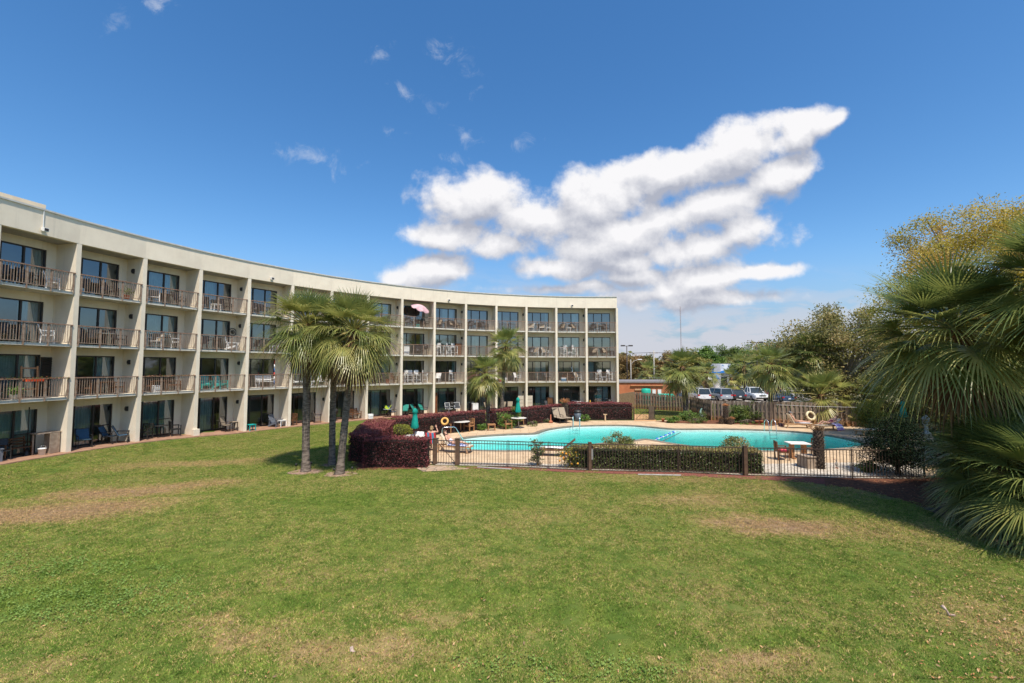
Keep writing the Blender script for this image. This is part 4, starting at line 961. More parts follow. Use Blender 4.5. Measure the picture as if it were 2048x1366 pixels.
Gt=metal_fence('pool_gate','bronze picket gate with diagonal brace beside the burgundy hedge',[lerp_front(874),lerp_front(911)],FH-.03,0,[(lerp_front(914.5),.19,FH+.06,POSTM)],FENCEM,BRONZE,.12,None)
mb=MB(); a,b=lerp_front(874),lerp_front(911); o=Gt.location; mb.bar(a-o+V((0,-.03,FH-.08)),b-o+V((0,-.03,.12)),.035,.02); mb.build('brace',FENCEM,Gt)
Gt['category']='gate'
sgn=MB(); p=lerp_front(1184); sgn.box((0,0,.72),(.07,.03,.5)); sgn.cm=1; sgn.box((0,0,1.02),(.09,.05,.09))
tag(sgn.build('gate_latch_box',[pm('grey_plate',(.5,.5,.48),(.42,.42,.4),4,.5),BLACKM],None,p+V((.03,.09,0))),'grey latch plate and black box on the brown fence post by the clipped hedge','latch')
side=[f0(743,874),f0(787,845)]
metal_fence('pool_fence','dark picket fence on the inner side of the burgundy hedge behind the palms',side,1.1,0,[(side[0],.05,1.12,BLACKM)],BLACKM,BLACKM,.12,None,'back metal fence runs')
metal_fence('pool_fence','dark picket fence in front of the long left back hedge',[side[1]]+BF[:3],1.1,0,[(side[1],.05,1.12,BLACKM),(BF[1].lerp(BF[2],.5),.05,1.12,BLACKM)],BLACKM,BLACKM,.12,None,'back metal fence runs')
metal_fence('pool_fence','dark picket fence behind the umbrella table and the two loungers',BF[2:5],1.1,0,[(BF[2],.05,1.12,BLACKM),(BF[3],.05,1.12,BLACKM),(BF[4],.05,1.12,BLACKM)],BLACKM,BLACKM,.12,None,'back metal fence runs')
metal_fence('pool_fence','dark picket fence in front of the hedge at the building end',BF[4:6],1.1,0,[(BF[5],.07,1.15,POSTM)],BLACKM,BLACKM,.12,None,'back metal fence runs')
ga,gb=f0(1271,815),f0(1297,814.6)
Gt=metal_fence('far_gate','distant picket gate with crossed braces at the orange path',[ga,gb],1.1,0,[],BLACKM,BLACKM,.12,None); Gt['category']='gate'
mb=MB(); o=Gt.location; mb.bar(ga-o+V((0,-.03,.15)),gb-o+V((0,-.03,1.05)),.03,.02); mb.bar(ga-o+V((0,-.05,1.05)),gb-o+V((0,-.05,.15)),.03,.02); mb.build('brace',BLACKM,Gt)
mb=MB(); a=f0(1297,814.8); b=G(1308,840.5); mb.bar(V((0,0,.6)),b-a+V((0,0,.6)),.05,1.2); tag(mb.build('gate_screen',pm('brown_screen',(.10,.075,.05),(.07,.05,.035),4,.7),None,a),'solid brown screen panel beside the distant gate','screen')
metal_fence('pool_fence','dark picket fence between the brown screen and the wooden fence',[f0(1309,814.4),f0(1422,813.7)],1.1,0,[(f0(1309,814.4),.05,1.12,BLACKM)],BLACKM,BLACKM,.12,None,'back metal fence runs')
def board_fence(label,a,b,ha,hb,seed,face=1,gap=.13,bw=.135,name='wooden_fence',z=.0):
    T=thing(name,(a.x,a.y,0),0,label,'fence','wooden fence runs'); r=random.Random(seed)
    d=(b-a); l=d.length; d=d/l; nn=V((d.y,-d.x,0))
    if nn.y>0: nn=-nn
    mb=MB(); n=int(l/(gap+.02))
    for i in range(n):
        t=(i+.5)/n; p=d*(l*t); h=(ha+(hb-ha)*t)+r.uniform(-.03,.03); mb.ct=r.random()
        o=nn*(.045 if i%2==0 else -.045)*face
        M=Matrix.Rotation(math.atan2(d.y,d.x)+r.uniform(-.03,.03),3,'Z')@Matrix.Rotation(r.uniform(-.012,.012),3,'Y'); mb.box(p+o+V((0,0,h/2+z)),(bw+(.025 if i%2 else 0),.02,h),0,M)
    mb.build('boards',WFENCE,T); mb=MB(); mb.ct=.3
    for q in(.22,.55,.85): mb.bar(V((0,0,ha*q)),d*l+V((0,0,hb*q)),.045,.085)
    mb.build('rails',WFENCE,T)
    k=max(1,round(l/2.5)); 
    for i in range(k+1):
        mb=MB(); mb.ct=.2; t=i/k; h=ha+(hb-ha)*t; mb.box((0,0,h/2),(.095,.095,h-.02)); mb.build('post',WFENCE,T,d*(l*t)-nn*.11*face)
    return T
bA=at(1268,734,50.3); bB=at(1383,734,46.4); bC=at(1423,734,38.9)
bA.z=bB.z=bC.z=0
board_fence('grey wooden fence behind the far gate, sloping up to the building end',bA,bB,1.80,1.52,1,.97)
board_fence('short brown wooden fence return between the two long runs, dark in shade',bB,bC,1.5,1.68,2,1,.12,.15)
bD=G(1545,849.2); bE=G(1700,853.5); bF=G(1850,858)
board_fence('weathered wooden fence behind the two dark fence shrubs',bC+V((.1,0,0)),bD,1.70,1.80,3)
board_fence('rust stained wooden fence behind the sunbathers and the white life ring',bD+V((.12,0,0)),bE,1.82,1.80,4)
board_fence('wooden fence with wide open gaps behind the pruned yellow shrub',bE+V((.12,0,0)),bF+V((2.5,0,0)),1.80,1.8,5,1,.20,.15)
pnl=MB(); 
a=at(1238,734,46.0); b=at(1267,734,50.2); a.z=b.z=0; pnl.bar(V((0,0,.92)),b-a+V((0,0,.92)),.06,1.84); 
for i in range(14):
    p=(b-a)*((i+.5)/14); pnl.bar(p+V((-.04,-.045,.03)),p+V((-.04,-.045,1.8)),.12,.02)
tag(pnl.build('brown_screen_fence',pm('tan_boards',(.27,.185,.10),(.20,.13,.07),5,.8,.1),None,a),'solid brown board fence joining the building end to the grey fence','fence')
# ---------------------------------------------------------------- furniture kinds (each kind built once per colour, then copied)
PROTO={}
def place(key,make,loc,rz,label,cat,group=None,name=None):
    if key not in PROTO:
        r=thing(name or key[0],loc,rz,label,cat,group); make(r); PROTO[key]=r; return r
    r=dup(PROTO[key],loc,rz,label); 
    for k in('group',):
        if group: r['group']=group
        elif 'group' in r.keys(): del r['group']
    r['category']=cat; return r
# all chairs face local -Y
def sling_chair(fm,sl,h=.92,tilt=.12,swivel=False,arms=True):
    def mk(T):
        mb=MB(); w=.27
        for s in(-1,1):
            if swivel: pass
            else:
                mb.bar((s*w,-.26,0),(s*w,-.22,.62 if arms else .4),.032); mb.bar((s*w,.24,0),(s*w,.20,.42),.032)
            mb.bar((s*w,.18,.40),(s*w,.18+tilt*1.4,h),.032); mb.bar((s*w,-.25,.42),(s*w,.2,.40),.032)
            if arms: mb.bar((s*(w+.01),-.27,.63),(s*(w+.01),.26,.64),.05,.025)
        mb.bar((-w,.18+tilt*1.4,h),(w,.18+tilt*1.4,h),.03); mb.bar((-w,-.25,.41),(w,-.25,.41),.03)
        if swivel:
            mb.tube([(0,0,.06),(0,0,.38)],.03,8)
            for k in range(4): a=k*1.57+.4; mb.bar((0,0,.08),(.28*math.cos(a),.28*math.sin(a),.02),.04,.03)
        mb.build('frame',fm,T)
        mb=MB(); mb.bar((0,-.25,.415),(0,.2,.40),.5,.02); mb.build('seat',sl,T)
        mb=MB(); mb.bar((0,.185,.43),(0,.18+tilt*1.35,h-.02),.5,.02,V((1,0,0)).cross(V((0,0,1)))); mb.build('backrest',sl,T)
    return mk
def slat_chair(m):
    def mk(T):
        mb=MB(); w=.26
        for s in(-1,1):
            mb.bar((s*w,-.24,0),(s*w,-.24,.62),.045); mb.bar((s*w,.22,0),(s*w,.27,.88),.045); mb.bar((s*w,-.27,.63),(s*w,.27,.64),.06,.03); mb.bar((s*w,-.24,.38),(s*w,.22,.38),.04)
        mb.bar((-w,.27,.87),(w,.27,.87),.04,.05); mb.bar((-w,-.24,.38),(w,-.24,.38),.03,.05); mb.build('frame',m,T)
        mb=MB()
        for i in range(6): mb.box((0,-.2+i*.078,.41),(.5,.06,.022))
        mb.build('seat',m,T); mb=MB()
        for i in range(-3,4):
            x=i*.066
            mb.bar((max(-.23,x-.16),.235,.46),(min(.23,x+.16),.27,.84),.02,.012); mb.bar((min(.23,x+.16),.238,.46),(max(-.23,x-.16),.273,.84),.02,.012)
        mb.build('backrest',m,T)
    return mk
def adirondack(m):
    def mk(T):
        mb=MB()
        for i in range(6): mb.box((0,-.28+i*.09,.38-.026*i),(.54,.075,.022))
        mb.build('seat',m,T); mb=MB()
        for i in range(5): x=(i-2)*.105; mb.bar((x*.85,.20,.26),(x*1.1,.44,.98-.05*abs(i-2)),.088,.02,V((0,1,0)))
        mb.bar((-.26,.31,.55),(.26,.31,.55),.05,.025); mb.build('backrest',m,T); mb=MB()
        for s in(-1,1):
            mb.bar((s*.30,-.30,0),(s*.30,-.30,.54),.085,.03); mb.bar((s*.30,.30,0),(s*.30,.26,.54),.085,.03); mb.bar((s*.31,-.38,.56),(s*.31,.36,.56),.12,.025); mb.bar((s*.28,-.3,.33),(s*.28,.42,.10),.03,.09)
        mb.build('frame',m,T)
    return mk
def rtable(top,base,r=.4,h=.72,sy=1.,ped=True):
    def mk(T):
        mb=MB(); mb.lathe([(r*.97,h-.03),(r,h-.02),(r,h-.005),(r*.97,h)],n=20,sy=sy); mb.build('table_top',top,T); mb=MB()
        if ped:
            mb.tube([(0,0,.05),(0,0,h-.03)],.04,8)
            for k in range(4): a=k*1.571+.5; mb.bar((0,0,.06),(r*.7*math.cos(a),r*.7*math.sin(a)*sy,.015),.045,.03)
        else:
            for k in range(4): a=k*1.571+.785; mb.bar((r*.55*math.cos(a),r*.55*math.sin(a)*sy,h-.03),(r*.72*math.cos(a),r*.72*math.sin(a)*sy,0),.035)
        mb.build('table_base',base,T)
    return mk
def sqtable(top,leg,w=.5,d=.5,h=.45):
    def mk(T):
        mb=MB(); n=5
        for i in range(n): mb.box((0,(i+.5)/n*d-d/2,h-.012),(w,d/n*.9,.024))
        mb.build('table_top',top,T)
        for sx in(-1,1):
            for sy in(-1,1): mb=MB(); mb.bar((sx*(w/2-.04),sy*(d/2-.04),0),(sx*(w/2-.04),sy*(d/2-.04),h-.024),.045); mb.build('leg',leg,T)
        mb=MB(); mb.bar((-(w/2-.06),-(d/2-.04),h-.06),(w/2-.06,-(d/2-.04),h-.06),.02,.05); mb.bar((-(w/2-.06),(d/2-.04),h-.06),(w/2-.06,(d/2-.04),h-.06),.02,.05); mb.build('apron',leg,T)
    return mk
def high_chair(m,st):
    def mk(T):
        mb=MB(); w=.23
        for s in(-1,1):
            mb.bar((s*w,-.22,0),(s*w*.95,-.18,.72),.04); mb.bar((s*w,.22,0),(s*w*.95,.2,1.2),.04); mb.bar((s*w,-.21,.95),(s*w,.22,.96),.05,.03); mb.bar((s*w,-.2,.72),(s*w,-.2,.95),.035); mb.bar((s*w,-.2,.3),(s*w,.2,.3),.03)
        mb.bar((-w,-.2,.28),(w,-.2,.28),.035); mb.bar((-w,.2,.5),(w,.2,.5),.03); mb.build('frame',m,T)
        mb=MB(); mb.box((0,0,.735),(.46,.44,.03)); mb.build('seat',st,T); mb=MB()
        for i in range(4): mb.box(((i-1.5)*.105,.2,1.0),(.085,.02,.36))
        mb.box((0,.2,1.19),(.46,.025,.05)); mb.build('backrest',m,T)
    return mk
def lounger(m,sl,back=50,wheel=False,L_=1.95,back_len=.75):
    "foot at -X, head at +X; backrest raised by angle"
    def mk(T):
        a=R_(back); hx=.25; mb=MB()
        for s in(-1,1): mb.bar((-.98,s*.31,.33),(.92,s*.31,.33),.05,.07)
        for x in(-.98,.92): mb.bar((x,-.31,.33),(x,.31,.33),.05,.07)
        mb.build('frame',m,T)
        for x in(-.75,.72):
            for s in(-1,1): q=MB(); q.bar((x,s*.3,.31),(x+.10*(1 if x>0 else -1),s*.3,0),.09,.05); q.build('leg',m,T)
        mb=MB(); mb.box((-.36,0,.372),(1.2,.56,.03)); mb.build('seat',sl,T)
        mb=MB(); e=(hx+back_len*math.cos(a),0,.37+back_len*math.sin(a)); mb.bar((hx,0,.375),e,.56,.035,V((0,0,1)) if back<80 else V((1,0,0))); mb.build('backrest',sl,T)
        if back>8: mb=MB(); mb.bar((hx+.5*back_len*math.cos(a),-.2,.36+.5*back_len*math.sin(a)),(.75,-.2,.34),.03); mb.bar((hx+.5*back_len*math.cos(a),.2,.36+.5*back_len*math.sin(a)),(.75,.2,.34),.03); mb.build('brace',m,T)
    return mk
def bench(m,w=1.1):
    def mk(T):
        mb=MB()
        for i in range(5): mb.box((0,-.18+i*.09,.43),(w,.075,.022))
        mb.build('seat',m,T); mb=MB()
        for i in range(3): mb.bar((-w/2,.24+.03*i,.56+i*.13),(w/2,.24+.03*i,.56+i*.13),.02,.09)
        mb.build('backrest',m,T); mb=MB()
        for s in(-1,1): mb.bar((s*(w/2-.04),-.2,0),(s*(w/2-.04),-.2,.62),.045); mb.bar((s*(w/2-.04),.2,0),(s*(w/2-.04),.32,.9),.045); mb.bar((s*(w/2-.04),-.22,.63),(s*(w/2-.04),.27,.63),.05,.03); mb.bar((s*(w/2-.04),-.2,.4),(s*(w/2-.04),.22,.4),.03)
        mb.build('frame',m,T)
    return mk
def pot(pm_,lf,r=.15,h=.28,ph=.5,seed=1,fl=None):
    def mk(T):
        mb=MB(); mb.lathe([(r*.7,0),(r,h*.9),(r*1.1,h*.9),(r*1.1,h),(r*.85,h),(r*.8,h-.03)],n=12); mb.build('pot',pm_,T)
        rng=np.random.default_rng(seed); P=rng.normal(size=(160,3))*np.array([r*.9,r*.9,ph*.3])+np.array([0,0,h+ph*.45]); P[:,2]=np.maximum(P[:,2],h); link('plant',leaf_mesh('plant',P,.1,rng.random(160),lf,seed,.3),T)
    return mk
def cooler(b,l,w=.5,d=.32,h=.34):
    def mk(T):
        mb=MB(); mb.box((0,0,h*.4),(w,d,h*.8),tap=1.05); bevel(mb.build('body',b,T),.02); mb=MB(); mb.box((0,0,h*.8+.045),(w*1.08,d*1.08,.085)); bevel(mb.build('lid',l,T),.02)
        mb=MB(); mb.tube([(-w*.5,-d*.58,h*.62),(-w*.5,-d*.7,h*.7),(w*.5,-d*.7,h*.7),(w*.5,-d*.58,h*.62)],.012,5); mb.build('handle',l,T)
    return mk
def grill(T):
    mb=MB(); mb.lathe([(.06,.55),(.2,.6),(.27,.74),(.28,.8)],n=14); mb.build('bowl',BLACKM,T); mb=MB(); mb.lathe([(.285,.80),(.26,.92),(.15,1.02),(.03,1.06)],n=14); mb.tube([(-.06,0,1.05),(-.06,0,1.1),(.06,0,1.1),(.06,0,1.05)],.012,5); mb.build('lid',BLACKM,T)
    for k in range(3): a=k*2.09+.5; q=MB(); q.bar((.15*math.cos(a),.15*math.sin(a),.62),(.26*math.cos(a),.26*math.sin(a),0),.025); q.build('leg',BLACKM,T)
def cabinet(m,w=.6,d=.4,h=.9):
    def mk(T):
        mb=MB(); mb.box((0,0,h/2),(w,d,h)); mb.build('body',m,T)
        for s in(-1,1): mb=MB(); mb.box((s*w/4,-d/2-.008,h/2),(w/2-.02,.016,h-.06)); mb.build('door',m,T)
        mb=MB(); mb.box((0,-.01,h+.013),(w+.05,d+.05,.026)); mb.build('top',m,T)
    return mk
def bucket(m,r=.15,h=.32):
    def mk(T):
        mb=MB(); mb.lathe([(r*.8,0),(r,h),(r*1.06,h),(r*1.06,h-.03),(r*.95,h-.04),(r*.76,.02)],n=14); mb.build('body',m,T)
        mb=MB(); mb.tube([(-r,0,h*.9),(-r*.7,-.05,h*1.3),(0,-.06,h*1.42),(r*.7,-.05,h*1.3),(r,0,h*.9)],.008,4); mb.build('handle',CHROME,T)
    return mk
def closed_umbrella(m,h=2.3,table=False):
    def mk(T):
        mb=MB(); mb.tube([(0,0,0),(0,0,h)],.022,8); mb.sphere((0,0,h+.02),.035,8,5); mb.build('pole',CHROME if table else BROWNW,T)
        mb=MB(); n=24; prof=[(.03,h-.03),(.09,h-.10),(.15,h-.26),(.10,h-.30),(.12,h-.5),(.16,h-.85),(.20,h-1.08),(.17,h-1.14)]; vs=[];fs=[]
        for r,z in prof:
            for j in range(n): t=6.2832*j/n; q=r*(1+.16*math.cos(8*t)+.06*math.sin(3*t+z*4)); vs.append((q*math.cos(t),q*math.sin(t),z+.03*math.cos(8*t)*(r>.15)))
        for i in range(len(prof)-1):
            for j in range(n): fs.append((i*n+j,i*n+(j+1)%n,(i+1)*n+(j+1)%n,(i+1)*n+j))
        mb.cs=True; mb.add(vs,fs); mb.build('canopy',m,T)
    return mk
def open_umbrella(T):
    mb=MB(); mb.tube([(0,0,0),(0,0,1.35),(.12,-.05,1.9)],.02,8); mb.build('pole',CHROME,T); mb=MB(); vs=[(.16,-.08,2.12)];n=24
    M=Matrix.Rotation(.45,3,'X')@Matrix.Rotation(.25,3,'Y')
    for k,(r,z) in enumerate(((.45,-.10),(.85,-.32),(1.0,-.46))):
        for j in range(n): t=6.2832*j/n; q=r*(1-.05*abs(math.sin(4*t))); vs.append(tuple(M@V((q*math.cos(t),q*math.sin(t)*.8,z+.04*math.cos(8*t)*k))+V((.16,-.08,2.12))))
    fs=[(0,1+j,1+(j+1)%n) for j in range(n)]
    for k in range(2):
        for j in range(n): fs.append((1+k*n+j,1+(k+1)*n+j,1+(k+1)*n+(j+1)%n,1+k*n+(j+1)%n))
    mb.add(vs,fs); mb.build('canopy',PINKF,T)
FLR=['ground floor patio','second floor balcony','third floor balcony','top floor balcony']
ORD=['right end bay','second bay from right','third bay from right','fourth bay from right','fifth bay from right','sixth bay from right','seventh bay from right','eighth bay from right','ninth bay from right','tenth bay from right','fifth bay from left','fourth bay from left','third bay from left','second bay from left','first bay at left edge']
KIND={'dark':('sling_chair',sling_chair(BLACKM,DARKSL),'chair','dark sling chair'),'white':('sling_chair',sling_chair(WHITEP,WHITEP),'chair','white patio chair'),
 'tan':('sling_chair',sling_chair(BRONZE,TANSL),'chair','tan sling chair'),'wtan':('sling_chair',sling_chair(WHITEP,TANSL),'chair','white chair with tan sling'),'blue':('sling_chair',sling_chair(BLACKM,BLUESL,.95,.2),'chair','blue sling chair'),
 'green':('sling_chair',sling_chair(BLACKM,GREENSL,.98,.22),'chair','green sling chair'),'wdark':('swivel_chair',sling_chair(WHITEP,DARKSL,.98,.1,True),'chair','white swivel chair with dark sling'),'tswv':('swivel_chair',sling_chair(BRONZE,TANSL,.98,.1,True),'chair','tan swivel chair'),
 'wood':('wooden_chair',slat_chair(BROWNW),'chair','brown wooden chair'),'teal':('adirondack_chair',adirondack(TEALP),'chair','teal adirondack chair'),'grey':('adirondack_chair',adirondack(GREYP),'chair','slate grey adirondack chair'),'wadi':('adirondack_chair',adirondack(WHITEP),'chair','white adirondack chair'),
 'wood2':('wooden_chair',slat_chair(BLACKM),'chair','dark slatted cafe chair'),'dtab':('patio_table',rtable(BLACKM,BLACKM,.38,.7),'table','dark round table'),'gtab':('patio_table',rtable(pm('frosted_top',(.30,.33,.33),(.26,.29,.29),3,.25),BLACKM,.42,.7),'table','grey topped round table'),
 'wtab':('side_table',sqtable(WHITEP,WHITEP,.5,.45,.48),'table','small white side table'),'tealtab':('side_table',sqtable(TEALP,TEALP,.48,.46,.44),'table','small teal plastic table'),'btab':('side_table',sqtable(BROWNW,BROWNW,.75,.5,.7),'table','brown wooden table'),'ttab':('side_table',sqtable(TANSL,BRONZE,.4,.4,.62),'table','small tan side table'),
 'high':('bar_chair',high_chair(WHITEP,WHITEP),'bar chair','tall white bar chair'),'highb':('bar_chair',high_chair(WHITEP,BLUESL),'bar chair','tall white bar chair with blue seat'),'hitab':('bar_table',sqtable(WHITEP,WHITEP,.6,.6,.95),'table','tall white bar table'),
 'lng':('folding_lounger',lounger(WHITEP,WHITEP,58,False),'lounger','white reclined lounger'),'bench':('garden_bench',bench(BROWNW),'bench','brown slatted bench'),'wbench':('garden_bench',bench(WHITEP,1.2),'bench','white slatted bench'),
 'pot':('potted_plant',pot(TERRA,LGRN),'plant','green plant in a terracotta pot'),'potw':('potted_plant',pot(WHITEP,LBRT,.13,.24,.35,2),'plant','small plant in a white pot'),'potl':('potted_plant',pot(TERRA,LHED,.2,.36,.8,3),'plant','large leafy plant in a pot'),
 'cool':('cooler',cooler(pm('red_plastic',(.55,.04,.03),(.48,.03,.025),4,.4),WHITEP),'cooler','red cooler with white lid'),'bcool':('cooler',cooler(pm('blue_plastic',(.04,.25,.45),(.03,.2,.38),4,.4),WHITEP),'cooler','blue cooler with white lid'),'wcool':('cooler',cooler(WHITEP,WHITEP,.42,.3,.4),'cooler','white cooler'),
 'grill':('kettle_grill',grill,'grill','black kettle grill'),'cab':('storage_cabinet',cabinet(BROWNW,.6,.42,1.2),'cabinet','dark brown storage cabinet'),'wcab':('storage_cabinet',cabinet(WHITEP,.6,.42,.8),'cabinet','white storage box'),'buck':('bucket',bucket(WHITEP),'bucket','white bucket'),'tbuck':('bucket',bucket(TEALP,.18,.25),'bucket','teal bucket'),
 'pumb':('open_umbrella',open_umbrella,'umbrella','tilted pale pink umbrella')}
def furn(b,lv,kind,u,d,rot=0,extra=''):
    n,mk,cat,desc=KIND[kind]; fz=ZF(lv)+.13
    p,rz=inbay(b,u,d)
    p.z=fz if lv else terr(p.x,p.y)+.05
    lab=f"{(extra+' ') if extra else ''}{desc}, {FLR[lv]}, {ORD[NB-1-b]}"
    return place((n,kind),mk,p,rz+R_(rot),lab,cat,{'chair':'chairs on the balconies and patios','table':'tables on the balconies and patios'}.get(cat))
LF,RT_='left','right'
for row in [
 # top floor
 (0,3,'dark',-1.0,.6,-20,LF),(0,3,'dark',.1,.8,20,'middle'),(0,3,'white',1.05,.75,60),(1,3,'dark',-1.0,.7,-40,LF),(1,3,'dtab',-.3,.8),(1,3,'dark',.35,.7,30,RT_),(1,3,'pot',.95,.35),
 (2,3,'wtan',-.7,.7,-30),(2,3,'dtab',.0,.7),(2,3,'dark',.8,.7,30),(3,3,'dark',-1.1,.7,-40,LF),(3,3,'wtab',-.3,.6),(3,3,'dark',.5,.8,30,RT_),(4,3,'dark',-1.0,.7,-30,LF),(4,3,'dark',-.1,.8,20,RT_),(7,3,'dark',.9,.7,20),
 (8,3,'pumb',.15,.12),(8,3,'dark',-.9,.7,-30,LF),(8,3,'dtab',.3,.8),(8,3,'dark',1.0,.7,30,RT_),(8,3,'tbuck',.05,.3),
 (9,3,'tan',-1.05,.7,-60,LF),(9,3,'ttab',-.5,.7),(9,3,'tan',.55,.75,30,'middle'),(9,3,'tan',1.1,.7,40,RT_),(10,3,'dark',-1.0,.7,-40,LF),(10,3,'dtab',-.2,.7),(10,3,'dark',.6,.7,30,RT_),
 (12,3,'wtan',-1.0,.7,-30,LF),(12,3,'wtan',.25,.75,-15,RT_),(12,3,'wtab',.85,.6),(13,3,'tan',-.95,.7,-50,LF),(13,3,'wtab',-.2,.6),(13,3,'tan',.55,.7,40,RT_),(14,3,'dark',-.9,.7,-40,LF),(14,3,'gtab',-.15,.7),(14,3,'dark',.65,.7,40,RT_),
 # third floor
 (0,2,'dark',-.9,.7,-30),(0,2,'white',.85,.6,60),(1,2,'tan',-.35,.7,-40),(1,2,'gtab',.2,.7),(1,2,'dark',-1.1,.8,-30,LF),(1,2,'dark',.9,.7,30,RT_),(2,2,'wtan',-.6,.65,-60,LF),(2,2,'dtab',.0,.75),(2,2,'wtan',.65,.65,60,RT_),
 (3,2,'dark',-.9,.7,-30,LF),(3,2,'dtab',-.2,.7),(3,2,'wadi',.95,.65,50),(4,2,'dark',-.1,.7,-30,LF),(4,2,'wtab',.55,.5),(4,2,'potw',1.1,.3),(5,2,'dark',-1.0,.7,-40),
 (8,2,'wcab',-1.05,.6),(8,2,'grill',1.0,.7),(8,2,'dark',.45,.8,20),(9,2,'high',-1.15,.55,-60,'leftmost'),(9,2,'hitab',-.3,.6),(9,2,'high',.1,.6,60,'middle'),(9,2,'highb',.65,.6,30,RT_),(9,2,'cab',1.15,.95),
 (11,2,'tealtab',-.2,.6),(11,2,'dark',-.9,.7,-30),(12,2,'dark',-1.0,.7,-30,LF),(12,2,'wtan',-.55,.6,-40,'middle'),(12,2,'wtan',.55,.6,40,RT_),(12,2,'wtab',1.05,.5),(13,2,'high',-.75,.6,-50,LF),(13,2,'wtab',-.1,.6),(13,2,'high',.45,.6,50,RT_),(14,2,'tan',-.8,.6,-35,LF),(14,2,'tan',.55,.6,35,RT_),(14,2,'ttab',1.15,.5),
 # second floor
 (0,1,'dark',-.9,.7,-40),(0,1,'potw',-.5,.3),(1,1,'btab',.25,.6),(1,1,'wood',-.6,.8,-30,LF),(1,1,'wood',.9,.75,30,RT_),(2,1,'wood',-.9,.7,-40,LF),(2,1,'btab',-.2,.8),(2,1,'wood',.7,.7,40,RT_),(2,1,'wcool',-.55,.3),
 (3,1,'teal',-.75,.62,-12,LF),(3,1,'teal',.2,.62,12,RT_),(4,1,'wbench',.0,.55),(5,1,'lng',-.75,.65,160,LF),(5,1,'lng',.75,.65,20,RT_),(6,1,'white',-.7,.6,-30,LF),(6,1,'white',.6,.6,40,RT_),
 (7,1,'wood',-.95,.55,-20,LF),(7,1,'wood',1.15,.55,30,RT_),(7,1,'potl',.55,.5),(8,1,'high',-1.1,.6,-60,'first'),(8,1,'high',-.5,.75,-10,'second'),(8,1,'high',.15,.6,10,'third'),(8,1,'high',.95,.6,60,'fourth'),(9,1,'highb',.45,.6,30),(9,1,'white',-1.15,.5,-40),
 (10,1,'wood',-.9,.6,-30,LF),(10,1,'wood',-.2,.65,20,RT_),(10,1,'white',1.05,.6,60),(11,1,'cool',-1.05,.3),(11,1,'wcool',-.6,.3),(11,1,'white',.8,.6,40),(12,1,'dark',.8,.6,40),(13,1,'wood',-.55,.8,-20,LF),(13,1,'wood',.25,.8,20,RT_),(13,1,'bcool',-.85,.3),(13,1,'wtan',.8,.6,40),
 (14,1,'high',-.3,.55,-30,LF),(14,1,'wtab',.3,.5),(14,1,'high',.85,.55,30,RT_),
 # ground floor
 (0,0,'dark',-.55,.8,-20,LF),(0,0,'grey',-1.0,.7,-20),(0,0,'bench',.1,.95),(0,0,'buck',.75,.35),(1,0,'blue',-.55,.7,-20,LF),(1,0,'blue',.7,.75,30,'middle'),(1,0,'blue',1.15,.45,50,RT_),(2,0,'wood2',-.9,.6,-60,LF),(2,0,'dtab',-.05,.6),(2,0,'wood2',.75,.55,70,RT_),
 (3,0,'tswv',.65,.55,30),(3,0,'ttab',1.2,.6),(4,0,'tealtab',-1.15,.1),(4,0,'grey',.9,.6,20),(4,0,'wtab',1.3,.4),(5,0,'tan',.95,.6,60,RT_),(5,0,'wood',-1.2,.5,-60,LF),(6,0,'grill',-.9,.6),(6,0,'bench',.95,.7,20),
 (7,0,'blue',1.0,.35,50),(7,0,'wcool',-1.3,-.05),(7,0,'gtab',.55,.45),(8,0,'green',-1.0,.6,-30,LF),(8,0,'green',.1,.75,40,'middle'),(8,0,'green',.85,.65,30,RT_),(9,0,'wdark',.05,.45,15,LF),(9,0,'wdark',.95,.5,-10,RT_),(9,0,'grill',.55,.95),
 (10,0,'tan',.85,.4,30,RT_),(10,0,'wcab',-.4,.8),(11,0,'tan',-.8,.5,-30,LF),(11,0,'tan',.0,.6,-20,RT_),(12,0,'dark',.85,.6,30),(12,0,'cab',1.15,1.05),(13,0,'wcab',.75,.55),(13,0,'potl',-1.0,.5),(14,0,'grill',.85,.7),(14,0,'potw',.4,.4)]:
    furn(*row)
def bayobj(mb,name,mats,b,lv,u,d,rot,label,cat,dz=0):
    p,rz=inbay(b,u,d); p.z=(ZF(lv)+.13 if lv else terr(p.x,p.y)+.05)+dz
    return tag(mb.build(name,mats,None,p,rz+R_(rot)),label,cat)
# one-off pieces
mb=MB(); mb.box((0,0,1.0),(.55,.05,2.0)); 
for i in range(16): mb.box((0,-.03,.12+i*.118),(.46,.02,.085),0,Matrix.Rotation(.5,3,'X'))
bayobj(mb,'black_shutter',BLACKM,0,1,1.42,1.28,0,'black shutter panel beside the door, second floor, first bay at the left','shutter')
bayobj(mb,'wooden_shutter',pm('red_wood',(.27,.10,.04),(.18,.065,.03),5,.8,.2),9,0,-1.35,.7,-8,'reddish wooden shutter panel on the ground floor, sixth bay from the right','shutter')
mb=MB()
for s in(-1,1): mb.bar((s*.32,0,0),(s*.32,.1,1.55),.07,.05)
for z in(.45,.9,1.45): mb.bar((-.32,.07*z,z),(.32,.07*z,z),.05,.06)
mb.cm=1; mb.box((0,-.2,.88),(.75,.5,.12)); bayobj(mb,'high_seat',[TEAK,pm('red_orange',(.7,.10,.03),(.6,.07,.02),5,.6)],0,1,.35,.7,0,'orange wooden high seat with red cushion, second floor, first bay at the left','seat')
r=random.Random(8)
GARL=leafmat('garland_leaf',[(.05,.10,.02),(.10,.14,.03),(.45,.10,.04),(.5,.35,.2)],.1)
